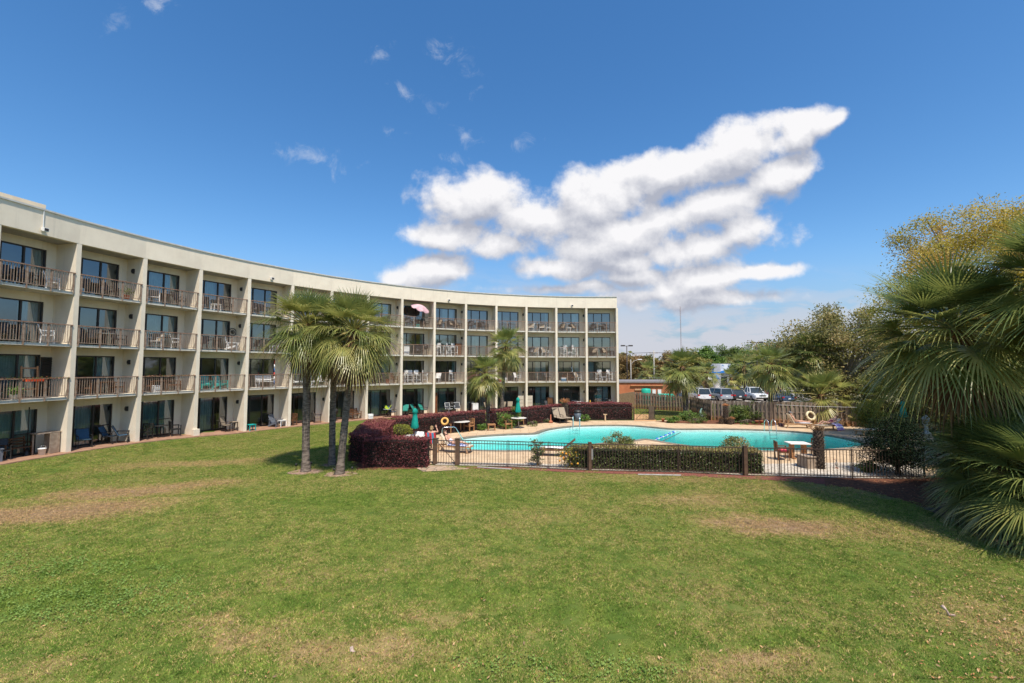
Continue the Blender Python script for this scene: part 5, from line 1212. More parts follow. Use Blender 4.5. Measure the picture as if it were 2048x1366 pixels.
for b_,lb in((0,'leafy garland with fruit along the second floor railing, first bay'),(2,'pale garland with lights along the second floor railing, third bay')):
    P=np.array([(-1.45+2.9*i/260+r.gauss(0,.01),r.gauss(0,.03),r.gauss(0,.03)-.03*abs(math.sin(i*.12))) for i in range(260)]); p,rz=inbay(b_,0,-.03,ZF(1)+1.13)
    tag(link('rail_garland',leaf_mesh('rail_garland',P,.06,np.array([r.random() for _ in range(260)]),GARL,3,.2),None,p,rz),lb,'garland')
mb=MB(); 
for i in range(6): mb.cm=i%3; mb.tube([(0,0,.2+i*.3),(0,0,.5+i*.3)],.05-.004*i,8)
bayobj(mb,'rolled_umbrella',[pm('navy_canvas',(.05,.12,.3),(.04,.1,.25),5,.8),WHITEP,pm('red_canvas',(.6,.07,.05),(.5,.05,.04),5,.8)],4,1,.55,.35,0,'closed blue, red and white beach umbrella on the second floor, fifth bay','umbrella')
mb=MB()
for k in range(14): a=k*.449; mb.bar((.0,0,0),(.26*math.cos(a),-.03,.26*math.sin(a)),.012)
mb.tube([(.27*math.cos(t),-.02,.27*math.sin(t)) for t in [k*.3142 for k in range(21)]],.022,6); mb.tube([(.12*math.cos(t),-.05,.12*math.sin(t)) for t in [k*.3142 for k in range(21)]],.018,6)
bayobj(mb,'wall_wreath',BLACKM,3,2,1.33,1.34,0,'black round wire wall ornament, third floor, fourth bay from the left','ornament',1.35)
mb=MB(); mb.box((0,.06,1.02),(.95,.55,.05)); mb.cm=1
for i in range(5): mb.box((.16+i*.065-.02,.05,.49),(.06,.5,.98))
mb.cm=0; mb.box((.2,-.22,.5),(.42,.03,.96)); mb.box((-.42,.2,.5),(.06,.06,.98))
bayobj(mb,'bar_counter',[OLDWOOD,OLDWOOD],0,0,1.05,.55,0,'weathered wooden bar counter on the ground floor at the left edge','counter')
mb=MB(); mb.tube([(0,0,.35),(0,0,2.3)],.018,6); mb.lathe([(.16,0),(.16,.03),(.03,.35)],n=10); mb.bar((0,0,2.3),(.0,0,2.2),.03)
bayobj(mb,'pole_lamp',BLACKM,0,0,.55,.95,0,'thin dark pole lamp beside the bar counter','lamp')
mb=MB(); mb.tube([(.0,0,.1),(.5,0,.75)],.02,6); mb.add([(-.15,.02,.55),(.0,.02,.75),(.28,.0,.45),(.12,.0,.3)],[(0,1,2,3)]); mb.add([(-.15,.04,.55),(.0,.04,.75),(.28,.02,.45),(.12,.02,.3)],[(3,2,1,0)])
bayobj(mb,'yellow_paddle',pm('lime_plastic',(.45,.55,.05),(.4,.5,.04),4,.4),7,0,.35,.35,0,'lime yellow paddle leaning by the ground floor door, eighth bay','paddle',.3)
mb=MB(); mb.lathe([(.02,0),(.05,.1),(.055,1.3),(.02,1.5)],n=8); bayobj(mb,'paddle_bag',BLACKM,7,0,1.1,1.0,0,'dark upright paddle bag leaning on the wall, ground floor, eighth bay','bag')
for b_,u in((11,1.15),(12,-1.2)):
    mb=MB(); mb.box((0,0,.75),(.62,.05,1.5)); mb.cm=1
    for z in(.4,.75,1.1): mb.box((0,-.03,z),(.56,.015,.02))
    bayobj(mb,'folding_screen',[pm('beige_panel',(.55,.48,.38),(.5,.43,.34),3,.8),TANSL],b_,0,u,.5,0,['beige folding screen panel left of the tenth dividing wall, ground floor','beige folding screen panel in the third bay from the right, ground floor'][b_==12],'screen')
mb=MB(); mb.lathe([(.02,0),(.14,.02),(.12,.5),(.05,.9),(.01,1.0)],n=8); bayobj(mb,'yellow_float',pm('amber_plastic',(.6,.33,.06),(.52,.28,.05),4,.4),14,0,-1.25,.45,0,'amber upright float on the ground floor patio at the right end','float')
mb=MB(); mb.box((0,0,.5),(.5,.12,.07)); mb.tube([(-.4,0,.25),(0,0,.7),(.35,0,1.05)],.03,6); mb.tube([(.35,0,1.05),(.5,.2,1.1)],.025,6); mb.tube([(.35,0,1.05),(.5,-.2,1.1)],.025,6)
mb.tube([(.3+.27*math.cos(t),0,.28+.27*math.sin(t)) for t in [k*.349 for k in range(19)]],.03,6); mb.box((-.15,0,.82),(.28,.16,.07)); mb.tube([(-.1,0,.4),(-.15,0,.8)],.025,6)
bayobj(mb,'exercise_bike',BLACKM,7,1,.25,.9,0,'black exercise bike on the second floor balcony, eighth bay','exercise bike')
mb=MB(); mb.tube([(0,0,0),(.05,0,.3),(-.05,0,.5),(.03,0,.75)],[.1,.03,.05,.01],7); bayobj(mb,'glass_ornament',pm('pale_glass',(.6,.7,.72),(.5,.6,.62),4,.15),13,1,.2,.8,0,'pale twisted ornament hanging by the second floor door, second bay from right','ornament',.9)
# ---------------------------------------------------------------- poolside things
def gl_(px,py,dz=.02): p=G(px,py); p.z=dz; return p
def face(p,deg): return R_(deg)
PG='wooden chairs by the pool'
tk=('wooden_chair','teak'); 
place(tk,slat_chair(TEAK),gl_(899,866),R_(70),'orange wooden armchair under the yellow life ring, back to the hedge','chair',PG)
place(tk,slat_chair(TEAK),gl_(938,863),R_(-35),'orange wooden armchair right of the round table by the left back hedge','chair',PG)
place(tk,slat_chair(TEAK),gl_(1014,858.5),R_(35),'lattice backed wooden armchair left of the teal umbrella table','chair',PG)
place(tk,slat_chair(TEAK),gl_(1040,850.5),R_(5),'lattice backed wooden chair behind the teal umbrella table','chair',PG)
CT=pm('pale_table_top',(.62,.58,.52),(.54,.5,.44),5,.6)
place(('round_table','teak'),rtable(CT,TEAK,.66,.74),gl_(921,864.5),0,'round pale topped table on orange wooden pedestal by the left hedge','table','round pool tables')
place(('round_table','stone'),rtable(CT,CONC,.60,.76),gl_(1037,856.5),0,'round stone table with the far teal umbrella standing in it','table','round pool tables')
place(('round_table','stone'),None,gl_(829,900),0,'round stone table with the near teal umbrella behind the burgundy hedge','table','round pool tables')
um=('closed_umbrella','teal')
place(um,closed_umbrella(TEALF,2.30),gl_(829,900),0,'closed teal umbrella nearest, beside the burgundy hedge corner','umbrella','closed teal umbrellas')
place(um,None,gl_(1036,856.5),.7,'closed teal umbrella in the stone table before the middle hedge','umbrella','closed teal umbrellas')
place(um,None,V((26.2,30.6,.02)),1.3,'closed teal umbrella half hidden by the dark juniper','umbrella','closed teal umbrellas')
place(('side_table','teak'),sqtable(TEAK,TEAK,.55,.5,.46),gl_(983,861.5),R_(10),'small orange wooden stool table in front of the back hedge','table')
def ring(name,c,r,t,mats,label,n=24,rx=R_(70),rz=0):
    vs=[];fs=[];mi=[]
    for i in range(n):
        a=6.2832*i/n
        for j in range(8):
            b=6.2832*j/8; q=r+t*math.cos(b); vs.append((q*math.cos(a),q*math.sin(a),t*math.sin(b)))
    for i in range(n):
        for j in range(8): fs.append((i*8+j,((i+1)%n)*8+j,((i+1)%n)*8+(j+1)%8,i*8+(j+1)%8)); mi.append(1 if len(mats)>1 and i%6==0 else 0)
    mb=MB(); mb.cs=True; mb.add(vs,fs); mb.m=mi; o=mb.build(name,mats,None,c,0); o.rotation_euler=(rx,0,rz); return tag(o,label,'life ring')
ring('life_ring',at(889.5,842.3,29.7),.20,.065,[pm('yellow_foam',(.72,.42,.12),(.65,.36,.1),6,.6)],'yellow life ring hanging on the dark fence above the wooden armchair')
p=G(1621.5,851); T=ring('life_ring',at(1621.5,831.6,p.y-.35),.30,.085,[pm('cream_foam',(.74,.64,.42),(.66,.56,.35),6,.6),pm('faded_band',(.5,.38,.22),(.45,.33,.18),6,.7)],'cream life ring with faded bands hanging in front of the wooden fence')
mb=MB(); mb.bar((0,0,0),(0,0,1.35),.05); mb.bar((0,-.04,1.02),(0,-.13,1.02),.03); tag(mb.build('life_ring_post',OLDWOOD,None,V((p.x,p.y-.12,.0))),'short grey post carrying the cream life ring by the wooden fence','post')
# sling lounge chairs by the sago, trash bin, posts
def high_lounger(T):
    mb=MB()
    for s in(-1,1): mb.bar((s*.3,-.75,0),(s*.3,-.72,.4),.035); mb.bar((s*.3,.3,0),(s*.3,.28,.42),.035); mb.bar((s*.3,-.8,.4),(s*.3,.25,.40),.04); mb.bar((s*.3,.22,.4),(s*.3,.62,1.18),.04); mb.bar((s*.31,-.2,.6),(s*.31,.36,.62),.05,.025); mb.bar((s*.31,-.2,.4),(s*.31,-.2,.6),.03)
    mb.build('frame',BRONZE,T); mb=MB(); mb.bar((0,-.78,.405),(0,.24,.405),.58,.02); mb.build('seat',TANSL,T); mb=MB(); mb.bar((0,.235,.42),(0,.615,1.16),.58,.02,V((0,1,0))); mb.build('backrest',TANSL,T)
k_=('sling_lounger','tan')
place(k_,high_lounger,gl_(1117,845.5),R_(25),'left tan sling lounger before the back hedge, beside the trash bin','lounger','pair of tan sling loungers')
place(k_,None,gl_(1130,844.6),R_(25),'right tan sling lounger before the back hedge, nearer the trash bin','lounger','pair of tan sling loungers')
T=thing('trash_bin',gl_(1155.5,843),0,'dark lidded trash bin by the back pool ladder','bin')
mb=MB(); mb.lathe([(.24,0),(.30,.75)],n=16); mb.build('body',pm('slate_bin',(.10,.13,.15),(.08,.1,.12),4,.5),T); mb=MB(); mb.lathe([(.33,.75),(.33,.82),(.22,.93),(.05,.96)],n=16); mb.build('lid',BLACKM,T)
T=thing('red_post',gl_(1101.5,846.5),0,'short red post on a round red base beside the tan loungers','post')
mb=MB(); mb.lathe([(.17,0),(.17,.12),(.1,.2),(.045,.22),(.045,.66),(.03,.68)],n=12); mb.build('body',TERRA,T)
T=thing('wooden_tee_post',gl_(1210.5,842),0,'short tan wooden post with a crosspiece before the right burgundy hedge','post')
mb=MB(); mb.box((0,0,.25),(.10,.10,.5)); mb.box((0,0,.53),(.30,.1,.07)); mb.build('body',pm('tan_post',(.55,.40,.24),(.47,.33,.19),5,.8),T)
for px,py,lb in((1513.5,848.5,'left small terracotta pot under the fence shrubs'),(1523,848.5,'right small terracotta pot under the fence shrubs'),(1326,844.5,'small terracotta pot at the corner of the planting bed')):
    place(('clay_pot','t'),lambda T:(MB().lathe([(.09,0),(.13,.22),(.145,.22),(.145,.27),(.115,.27),(.1,.05)],n=12).build('body',TERRA,T)),gl_(px,py),0,lb,'pot','small clay pots')
# pool ladders and rails
def ladder(T):
    for s in(-1,1):
        mb=MB(); mb.tube([(s*.25,.55,.0),(s*.25,.5,.6),(s*.25,.40,.78),(s*.25,.25,.84),(s*.25,.08,.78),(s*.25,-.02,.55),(s*.25,-.10,-.1),(s*.25,-.12,-.55)],.022,8); mb.build('handrail',CHROME,T)
    for z in(-.18,-.42): mb=MB(); mb.box((0,-.10,z),(.46,.09,.03)); mb.build('step',CHROME,T)
lk=('pool_ladder','c')
place(lk,ladder,gl_(1152,855.5)+V((0,-.1,0)),R_(-12),'chrome pool ladder on the far edge, in front of the trash bin','ladder','chrome pool ladders')
place(lk,None,gl_(1543,864.4)+V((0,-.1,0)),R_(2),'chrome pool ladder on the far edge, left of the sunbathers','ladder','chrome pool ladders')
place(lk,None,gl_(1470,904.2)+V((0,-.05,0)),R_(180),'chrome grab rails on the near edge behind the clipped hedge','ladder','chrome pool ladders')
a,b=gl_(883.5,884),gl_(931,881)
mb=MB(); o=a; d=b-a; mb.tube([(0,0,0),(0,0,.72),(.05,0,.82),V((.15,0,.86)),d*.5+V((0,0,.86)),d*.58+V((0,0,.80)),d+V((0,0,-.2))],.026,8)
tag(mb.build('entry_handrail',CHROME,None,o),'bent chrome handrail at the left shallow end of the pool','handrail')
# lane rope with floats
a,b=G(1302,882.5,-.06),G(1349,863.2,-.06); T=thing('float_rope',a,0,'rope of blue and white floats across the pool','rope')
mb=MB(); mb.tube([(0,0,0),(b-a)*.5+V((.1,0,0)),b-a],.014,5); mb.build('rope',WHITEP,T)
FB=pm('blue_float',(.02,.16,.55),(.02,.13,.48),4,.4)
for i in range(6):
    q=(b-a)*(.06+.176*i)
    mb=MB(); mb.sphere((0,0,0),(.10,.075,.075),10,7); mb.cm=1; mb.sphere((.10,.02,0),(.06,.05,.05),8,6); mb.build('float',[FB,WHITEP],T,q)
a,b=G(1317,886.5,-.05),G(1361,865,-.05); mb=MB(); mb.tube([(0,0,0),(b-a)*.5,b-a],.02,5); tag(mb.build('dark_rope',BROWNW,None,a),'thin dark rope on the water beside the float rope','rope')
# near table group behind the right fence
TT=pm('white_slab_top',(.80,.74,.68),(.72,.66,.6),4,.5)
T=thing('picnic_table',gl_(1596,917),R_(-8),'white topped rectangular table by the near right pool edge','table')
mb=MB(); mb.box((0,0,.745),(.95,.75,.05)); bevel(mb.build('table_top',TT,T),.012)
for sx in(-1,1):
    mb=MB(); mb.box((sx*.28,0,.37),(.12,.34,.70)); mb.box((sx*.28,0,.03),(.14,.62,.06)); mb.build('leg',TEAK,T)
place(('wooden_chair','brown'),slat_chair(BROWNW),gl_(1564,920),R_(75),'brown wooden chair with a red cushion left of the white topped table','chair',PG)
place(('wooden_chair','brown'),None,gl_(1627,914),R_(-70),'brown wooden chair behind the sago trunk, right of the white topped table','chair',PG)
p=gl_(1564,920); mb=MB(); mb.box((0,0,0),(.46,.44,.07),R_(75)); bevel(tag(mb.build('seat_cushion',pm('coral_cushion',(.72,.09,.11),(.62,.07,.09),6,.8),None,p+V((.02,.0,.46))),'red cushion on the brown chair at the white topped table','cushion'),.03)
T=thing('planter_box',gl_(1617,936),R_(6),'grey brown square wooden planter box beside the dark sago trunk','planter')
mb=MB()
for s in(-1,1):
    mb.box((s*.29,0,.26),(.04,.62,.5)); mb.box((0,s*.29,.26),(.54,.04,.5))
mb.build('sides',OLDWOOD,T); mb=MB(); mb.box((0,0,.535),(.7,.7,.04)); mb.build('rim',OLDWOOD,T); mb=MB(); mb.box((0,0,.3),(.52,.52,.4)); mb.build('soil',LITTER,T)
# sago trunks
SAGO=pm('sago_trunk',(.085,.06,.045),(.032,.024,.02),8,.95,.9,40,.1); SBOOT=pm('sago_boot',(.24,.19,.14),(.10,.07,.05),7,.9)
def sago(name,label,base,h,r,seed,top,fr=0):
    T=thing(name,base,0,label,'sago palm'); rng=random.Random(seed); mb=MB(); mb.tube([(0,0,-.05),(0,0,h*.3),(0,0,h*.7),(0,0,h)],[r*.95,r,r*.98,r*.85],12); mb.build('trunk',SAGO,T); mb=MB(); n=int(h*95)
    for i in range(n):
        az=i*2.39996; z=h*(i+.5)/n; q=r*(.96 if z<h*.9 else .85); d=V((math.cos(az),math.sin(az),.7)).normalized(); p=V((math.cos(az)*q,math.sin(az)*q,z)); w=V((-math.sin(az),math.cos(az),0))*.035; e=p+d*(.06+.04*rng.random()); up=V((0,0,.03))
        mb.add([p-w,p+w,e+w*.5,e-w*.5,p-w-up,p+w-up],[(0,1,2,3),(4,3,2,5),(0,3,4),(1,5,2)])
    mb.build('leaf_bases',SBOOT,T); mb=MB()
    for i in range(46):
        az=i*2.39996; el=R_(20+55*(i/46)); d=V((math.cos(az)*math.cos(el),math.sin(az)*math.cos(el),math.sin(el))); s=V((math.cos(az),math.sin(az),0))*r*.5*(1-i/46)+V((0,0,h-.03)); mb.ct=rng.random(); mb.bar(s,s+d*top*(.7+.5*rng.random()),.03,.012)
    mb.build('stub_crown',DEADF if not fr else leafmat('orange_stub',[(.40,.16,.06),(.55,.24,.10),(.45,.22,.1)],.1,.8),T); return T
sago('sago_palm','thick dark sago trunk with cut crown in front of the pool, behind the front fence',gl_(1639,938,0),1.72,.215,1,.2)
sago('sago_palm','sago trunk with orange top and pups beside the far planting bed',gl_(1452,848,0),1.45,.2,2,.22,1)
for i,(dx,dy) in enumerate(((-.45,-.1),(.4,-.15),(.1,-.45),(-.2,.3))):
    q=gl_(1452,848,0)+V((dx,dy,0)); sago('sago_pup',['left','right','front','rear'][i]+' small sago pup at the foot of the orange topped sago',q,.42,.15,5+i,.22,i%2)
sago('sago_palm','sago with orange tuft rising out of the back hedge by the trash bin',gl_(1131,842.5,0)+V((0,.15,0)),1.55,.2,3,.42,1)
# garden statues (generic birds, lantern)
def bird(T,h,m1,m2):
    mb=MB(); mb.tube([(0,0,h*.22),(.02*h,0,h*.4),(0,0,h*.58),(-.03*h,0,h*.72),(.05*h,0,h*.86),(.10*h,0,h*.92)],[h*.05,h*.15,h*.12,h*.055,h*.05,h*.045],8); mb.build('body',m1,T)
    mb=MB(); mb.tube([(.12*h,0,h*.92),(.32*h,0,h*.84)],[h*.035,h*.006],6); mb.build('beak',m2,T)
    mb=MB()
    for s in(-1,1): mb.bar((0,s*.05*h,0),(0,s*.04*h,h*.28),.02*h+.008)
    mb.lathe([(.16*h,0),(.14*h,.04)],n=10); mb.build('stand',m2,T)
T=thing('bird_statue',gl_(1673.5,938),R_(150),'small white and brown bird statue right of the dark sago trunk','statue'); bird(T,.44,pm('statue_white',(.62,.57,.5),(.4,.28,.2),9,.7),TERRA)
T=thing('bird_statue',gl_(1402,843),R_(20),'green metal heron statue in the far planting bed','statue'); bird(T,1.15,pm('verdigris',(.10,.2,.17),(.3,.42,.38),7,.5),BLACKM)
T=thing('stone_lantern',G(1853,868),0,'pale stone lantern statue under the olive tree at the right','statue')
mb=MB(); mb.lathe([(.24,0),(.2,.12),(.11,.18),(.1,.6),(.2,.68),(.2,.98),(.27,1.0),(.1,1.22),(.03,1.3)],n=8); mb.build('body',pm('pale_stone',(.50,.50,.47),(.38,.38,.36),5,.85,.2),T)
# loungers with sunbathers
RES=CREAM; lgk=('pool_lounger','cream')
def lng_at(px,py,rz,label,back,key,fr_=None): return place(('pool_lounger',key),lounger(fr_ or pm('tan_resin',(.46,.28,.15),(.38,.22,.12),4,.5),RES,back),gl_(px,py),R_(rz),label,'lounger','resin pool loungers')
L1=(1594,856.5,172); L2=(1657,860.5,14); L3=(908,905,168)
lng_at(*L1,'cream lounger with raised back carrying the sunbather in a cap',62,'a')
lng_at(*L2,'cream lounger with low raised back carrying the striped suit sunbather',34,'b')
lng_at(*L3,'cream lounger behind the pool gate, with a sunbather and blue towel',55,'c')
place(('pool_lounger','d'),lounger(BROWNW,BROWNW,40),gl_(1118,912),R_(-8),'brown lounger seen from behind between the rose bushes, with white towel','lounger','resin pool loungers')
lng_at(1742,870.5,5,'empty flat cream lounger left of the dark juniper',0,'e')
SKIN=pm('skin',(.58,.33,.23),(.52,.28,.19),6,.55,0,None,.3); HAIRB=pm('blond_hair',(.32,.22,.11),(.22,.14,.06),20,.7); HAIRD=pm('brown_hair',(.06,.035,.02),(.04,.025,.015),20,.7)
def skin_mesh(name,J,E,root,mat,parent,sub=1):
    names=list(J); me=bpy.data.meshes.new(name); me.from_pydata([J[k][0] for k in names],[(names.index(a),names.index(b)) for a,b in E],[])
    o=link(name,me,parent); md=o.modifiers.new('s','SKIN'); md.use_smooth_shade=True
    for i,k in enumerate(names):
        r=J[k][1]; me.skin_vertices[0].data[i].radius=(r,r) if not isinstance(r,tuple) else r; me.skin_vertices[0].data[i].use_root=(k==root)
    s=o.modifiers.new('d','SUBSURF'); s.levels=sub; s.render_levels=sub
    dg=bpy.context.evaluated_depsgraph_get(); dg.update(); m2=bpy.data.meshes.new_from_object(o.evaluated_get(dg)); o.modifiers.clear(); o.data=m2; m2.materials.clear(); m2.materials.append(mat)
    for p in m2.polygons: p.use_smooth=True
    return o
def hand(mb,w,d,side):
    "palm and five bent fingers on one mesh builder"
    d=d.normalized(); s=V((0,0,1)).cross(d); s=s.normalized() if s.length>.1 else V((0,1,0)); n=s.cross(d)
    mb.tube([w-d*.02,w+d*.04,w+d*.09],[.026,.038,.034],8)
    for i,l in enumerate((.062,.075,.07,.055)):
        b=w+d*.085+s*(i-1.5)*.019; mb.tube([b,b+d*l*.5-n*.004,b+d*l*.9-n*.018],[.0095,.009,.007],5)
    b=w+d*.03+s*side*.035; mb.tube([b,b+s*side*.025+d*.03,b+s*side*.03+d*.055-n*.01],[.011,.010,.008],5)
def person(label,loc,rz,pose,suit,hair,extra=None,long_hair=.0):
    T=thing('person',loc,rz,label,'person'); J={}; r=dict(pelvis=.125,waist=.105,chest=.13,neck=.055,head=.085,crown=.075,shL=.06,elL=.042,wrL=.03,shR=.06,elR=.042,wrR=.03,hiL=.088,knL=.058,anL=.04,toL=.032,hiR=.088,knR=.058,anR=.04,toR=.032)
    for k,v in pose.items():
        if k in r: J[k]=(V(v),r[k])
    E=[('pelvis','waist'),('waist','chest'),('chest','neck'),('neck','head'),('head','crown')]+[e for s in 'LR' for e in (('chest','sh'+s),('sh'+s,'el'+s),('el'+s,'wr'+s),('pelvis','hi'+s),('hi'+s,'kn'+s),('kn'+s,'an'+s),('an'+s,'to'+s))]
    body=skin_mesh('body',J,E,'pelvis',SKIN,T)
    mb=MB()
    for s,sg in(('L',1),('R',-1)): hand(mb,V(pose['wr'+s]),V(pose['wr'+s])-V(pose['el'+s]),-sg)
    hd=V(pose['head']); up=(V(pose['crown'])-V(pose['neck'])).normalized(); fw=V(pose.get('face',(0,-1,0))) if 'face' in pose else extra_face(pose)
    fw=(fw-up*fw.dot(up)).normalized(); sd=up.cross(fw)
    mb.tube([hd+fw*.085+up*.03,hd+fw*.108+up*.0,hd+fw*.085-up*.012],[.010,.015,.012],6)      # nose
    for q in(-1,1): mb.sphere(hd+sd*q*.088,(.022,.022,.032),6,5)                                # ears
    me=mb.mesh('body_detail',SKIN); bm=bmesh.new(); bm.from_mesh(body.data); bm.from_mesh(me); bm.to_mesh(body.data); bm.free()
    for p in body.data.polygons: p.use_smooth=True
    mb=MB(); c=hd+up*.045-fw*.018; mb.sphere((0,0,0),(.098,.098,.098),12,8)
    if long_hair: mb.tube([(0,0,-.02),-up*.12-fw*.05,-up*(.12+long_hair)-fw*.06],[.085,.08,.04],8)
    h=mb.build('hair',hair,T,c)
    mb=MB()
    for q in(-1,1): mb.sphere(hd+fw*.080+sd*q*.035+up*.028,.012,6,4)
    mb.build('eyes',BLACKM,T); mb=MB(); mb.tube([hd+fw*.083-sd*.022-up*.04,hd+fw*.09-up*.043,hd+fw*.083+sd*.022-up*.04],.006,5); mb.build('mouth',pm('lip',(.4,.13,.11),(.36,.11,.1),6,.5),T)
    if suit:
        nm,m,parts=suit
        J2={k:(V(pose[k]),r[k]*f) for k,f in parts.items()}; E2=[e for e in E if e[0] in J2 and e[1] in J2]; skin_mesh(nm,J2,E2,list(parts)[0],m,T)
    return T
def extra_face(p): return V((-1,0,.6))
def recline(back,arm=0,knee=.0):
    a=R_(back); u=lambda d:V((.25+d*math.cos(a)-.14*math.sin(a),0,.40+d*math.sin(a)+.13*math.cos(a)))
    P=dict(pelvis=V((.12,0,.52)),waist=u(.12),chest=u(.36),neck=u(.56),head=u(.68)+V((0,0,.02)),crown=u(.77)+V((0,0,.02)))
    P['face']=V((-math.sin(a),0,math.cos(a)+.15))
    for s,q in(('L',1),('R',-1)):
        P['sh'+s]=u(.49)+V((0,q*.17,0)); P['el'+s]=u(.25)+V((0,q*.27,-.03)); P['wr'+s]=V((.02,q*.24,.55)) if arm==0 or q<0 else u(.72)+V((-.12,q*.12,.04))
        P['hi'+s]=V((.02,q*.10,.49)); P['kn'+s]=V((-.42,q*.10,.50+knee*(1.2 if q>0 else .7))); P['an'+s]=V((-.83+knee*.5,q*.09,.445)); P['to'+s]=V((-.93+knee*.5,q*.11,.54))
    return P
bl_suit=pm('navy_suit',(.08,.09,.16),(.3,.3,.36),14,.8); st_suit=pm('dark_red_suit',(.32,.05,.09),(.08,.03,.05),10,.8,stretch=(6,1,1))
TOR=dict(pelvis=1.08,waist=1.08,hiL=1.08,hiR=1.08,chest=1.04)
T=person('sunbather with grey cap and sunglasses on the left cream lounger by the fence',gl_(*L1[:2]),R_(L1[2]),recline(62),('shorts',bl_suit,dict(pelvis=1.1,hiL=1.1,hiR=1.1,waist=1.03)),HAIRD)
hp=recline(62)['head']; mb=MB(); mb.sphere(hp+V((-.0,0,.07)),(.115,.105,.075),12,6); mb.box(hp+V((-.13,0,.055)),(.12,.15,.015)); mb.build('cap',pm('grey_cap',(.22,.21,.22),(.17,.16,.17),8,.8),T)
person('sunbather in dark red striped swimsuit, feet to the left, on the low backed lounger',gl_(*L2[:2]),R_(L2[2]),recline(34,0,.12),('swimsuit',st_suit,TOR),HAIRD)
person('sunbather with dark hair on the lounger behind the pool gate',gl_(*L3[:2]),R_(L3[2]),recline(55,0,.05),('swimsuit',pm('white_suit',(.7,.68,.7),(.5,.5,.62),12,.8),TOR),HAIRD,None,.15)
def towel(label,base,rz,pts,w,m,name='towel'):
    T_=MB(); n=len(pts); vs=[];k=7
    for i,p in enumerate(pts):
        for j in range(k): y=(j/(k-1)-.5)*w; vs.append((p[0]+.012*math.sin(j*2+i),y,p[1]+.012*math.sin(j*1.7+i*2)))
    fs=[(i*k+j,i*k+j+1,(i+1)*k+j+1,(i+1)*k+j) for i in range(n-1) for j in range(k-1)]
    T_.cs=True; T_.add(vs,fs); o=T_.build(name,m,None,base,rz); s=o.modifiers.new('t','SOLIDIFY'); s.thickness=.014; return tag(o,label,'towel')
def stripes(name,a,b,sc):
    m=bpy.data.materials.new(name); m.use_nodes=True; nt=m.node_tree; bs=nt.nodes['Principled BSDF']; bs.inputs['Roughness'].default_value=.9; tc=N(nt,'ShaderNodeTexCoord'); w=N(nt,'ShaderNodeTexWave'); w.inputs['Scale'].default_value=sc; w.inputs['Distortion'].default_value=1.5; L(nt,tc.outputs['Object'],w.inputs[0]); L(nt,mixc(nt,sst(nt,w.outputs[1],.4,.6),a,b),bs.inputs['Base Color']); return m
towel('blue and white striped towel under the sunbather behind the gate',gl_(*L3[:2]),R_(L3[2]),[(-.75,.40),(-.3,.40),(.1,.41),(.24,.43)],.72,stripes('blue_stripe',(.05,.13,.55),(.75,.75,.8),3))
towel('purple and white towel with red stripe hanging off the low backed lounger',gl_(*L2[:2])+V((.42,-.30,0)),R_(14+90),[(-.3,.05),(-.22,.25),(-.1,.42),(.05,.44),(.25,.5)],.62,stripes('purple_stripe',(.42,.28,.62),(.78,.74,.82),2.2))
towel('grey blue towel under the capped sunbather',gl_(*L1[:2]),R_(L1[2]),[(-.8,.40),(-.2,.40),(.2,.42)],.66,stripes('grey_stripe',(.5,.52,.6),(.7,.7,.74),3))
towel('white towel spread along the lounger between the rose bushes',gl_(1118,912),R_(-8),[(-.95,.40),(-.4,.42),(.1,.41),(.22,.42)],.54,pm('white_towel',(.80,.76,.72),(.72,.68,.64),9,.9,.3,50))
# seated person in the red camp chair, and the chair beside the near umbrella
cb=V((-4.36,25.0,.02))
RB=stripes('red_blue_cloth',(.68,.04,.05),(.08,.30,.50),1.3)
T=thing('camp_chair',cb,R_(175),'red and blue camp chair with its back to the gate','chair')
mb=MB()
for s in(-1,1):
    mb.bar((s*.3,-.25,0),(s*.28,.25,.62),.03); mb.bar((s*.3,.25,0),(s*.28,-.25,.62),.03); mb.bar((s*.29,.2,.4),(s*.29,.34,1.0),.03); mb.bar((s*.31,-.28,.63),(s*.31,.26,.63),.06,.025)
mb.build('frame',BLACKM,T); mb=MB(); mb.bar((0,-.27,.44),(0,.22,.41),.56,.025); mb.build('seat',RB,T); mb=MB(); mb.bar((0,.22,.42),(0,.335,.99),.56,.03,V((0,1,0))); mb.build('backrest',RB,T)
P=dict(pelvis=V((0,.12,.55)),waist=V((0,.15,.68)),chest=V((0,.15,.92)),neck=V((0,.12,1.1)),head=V((0,.08,1.2)),crown=V((0,.07,1.29)),face=V((0,-1,0)))
for s,q in(('L',1),('R',-1)):
    P['sh'+s]=V((q*.18,.13,1.03)); P['el'+s]=V((q*.28,-.05,.82)); P['wr'+s]=V((q*.2,-.26,.72)); P['hi'+s]=V((q*.1,.05,.52)); P['kn'+s]=V((q*.13,-.36,.52)); P['an'+s]=V((q*.13,-.38,.09)); P['to'+s]=V((q*.14,-.5,.05))
P['elR']=V((-.30,-.10,.98)); P['wrR']=V((-.20,-.16,1.22))
person('blond person seen from behind in the red and blue camp chair, one hand raised',cb,R_(175),P,('top',pm('print_top',(.45,.45,.62),(.7,.68,.7),14,.8),dict(waist=1.1,chest=1.08,pelvis=1.1)),HAIRB,None,.08)
cw=V((-5.0,25.6,.02))
place(('sling_chair','white'),None,cw,R_(160),'white chair draped with a white towel beside the near teal umbrella','chair')
towel('white towel draped over the chair beside the near teal umbrella',cw,R_(160+90),[(.16,.45),(.24,.75),(.31,.96),(.36,.97),(.40,.8),(.44,.52)],.6,MATS['white_towel'])
towel('pink and lilac towel over the chair arm beside the camp chair',cw+V((.36,-.1,0)),R_(70),[(-.2,.35),(-.12,.6),(0,.66),(.14,.6),(.2,.3)],.42,stripes('pink_stripe',(.72,.42,.66),(.82,.6,.74),3))
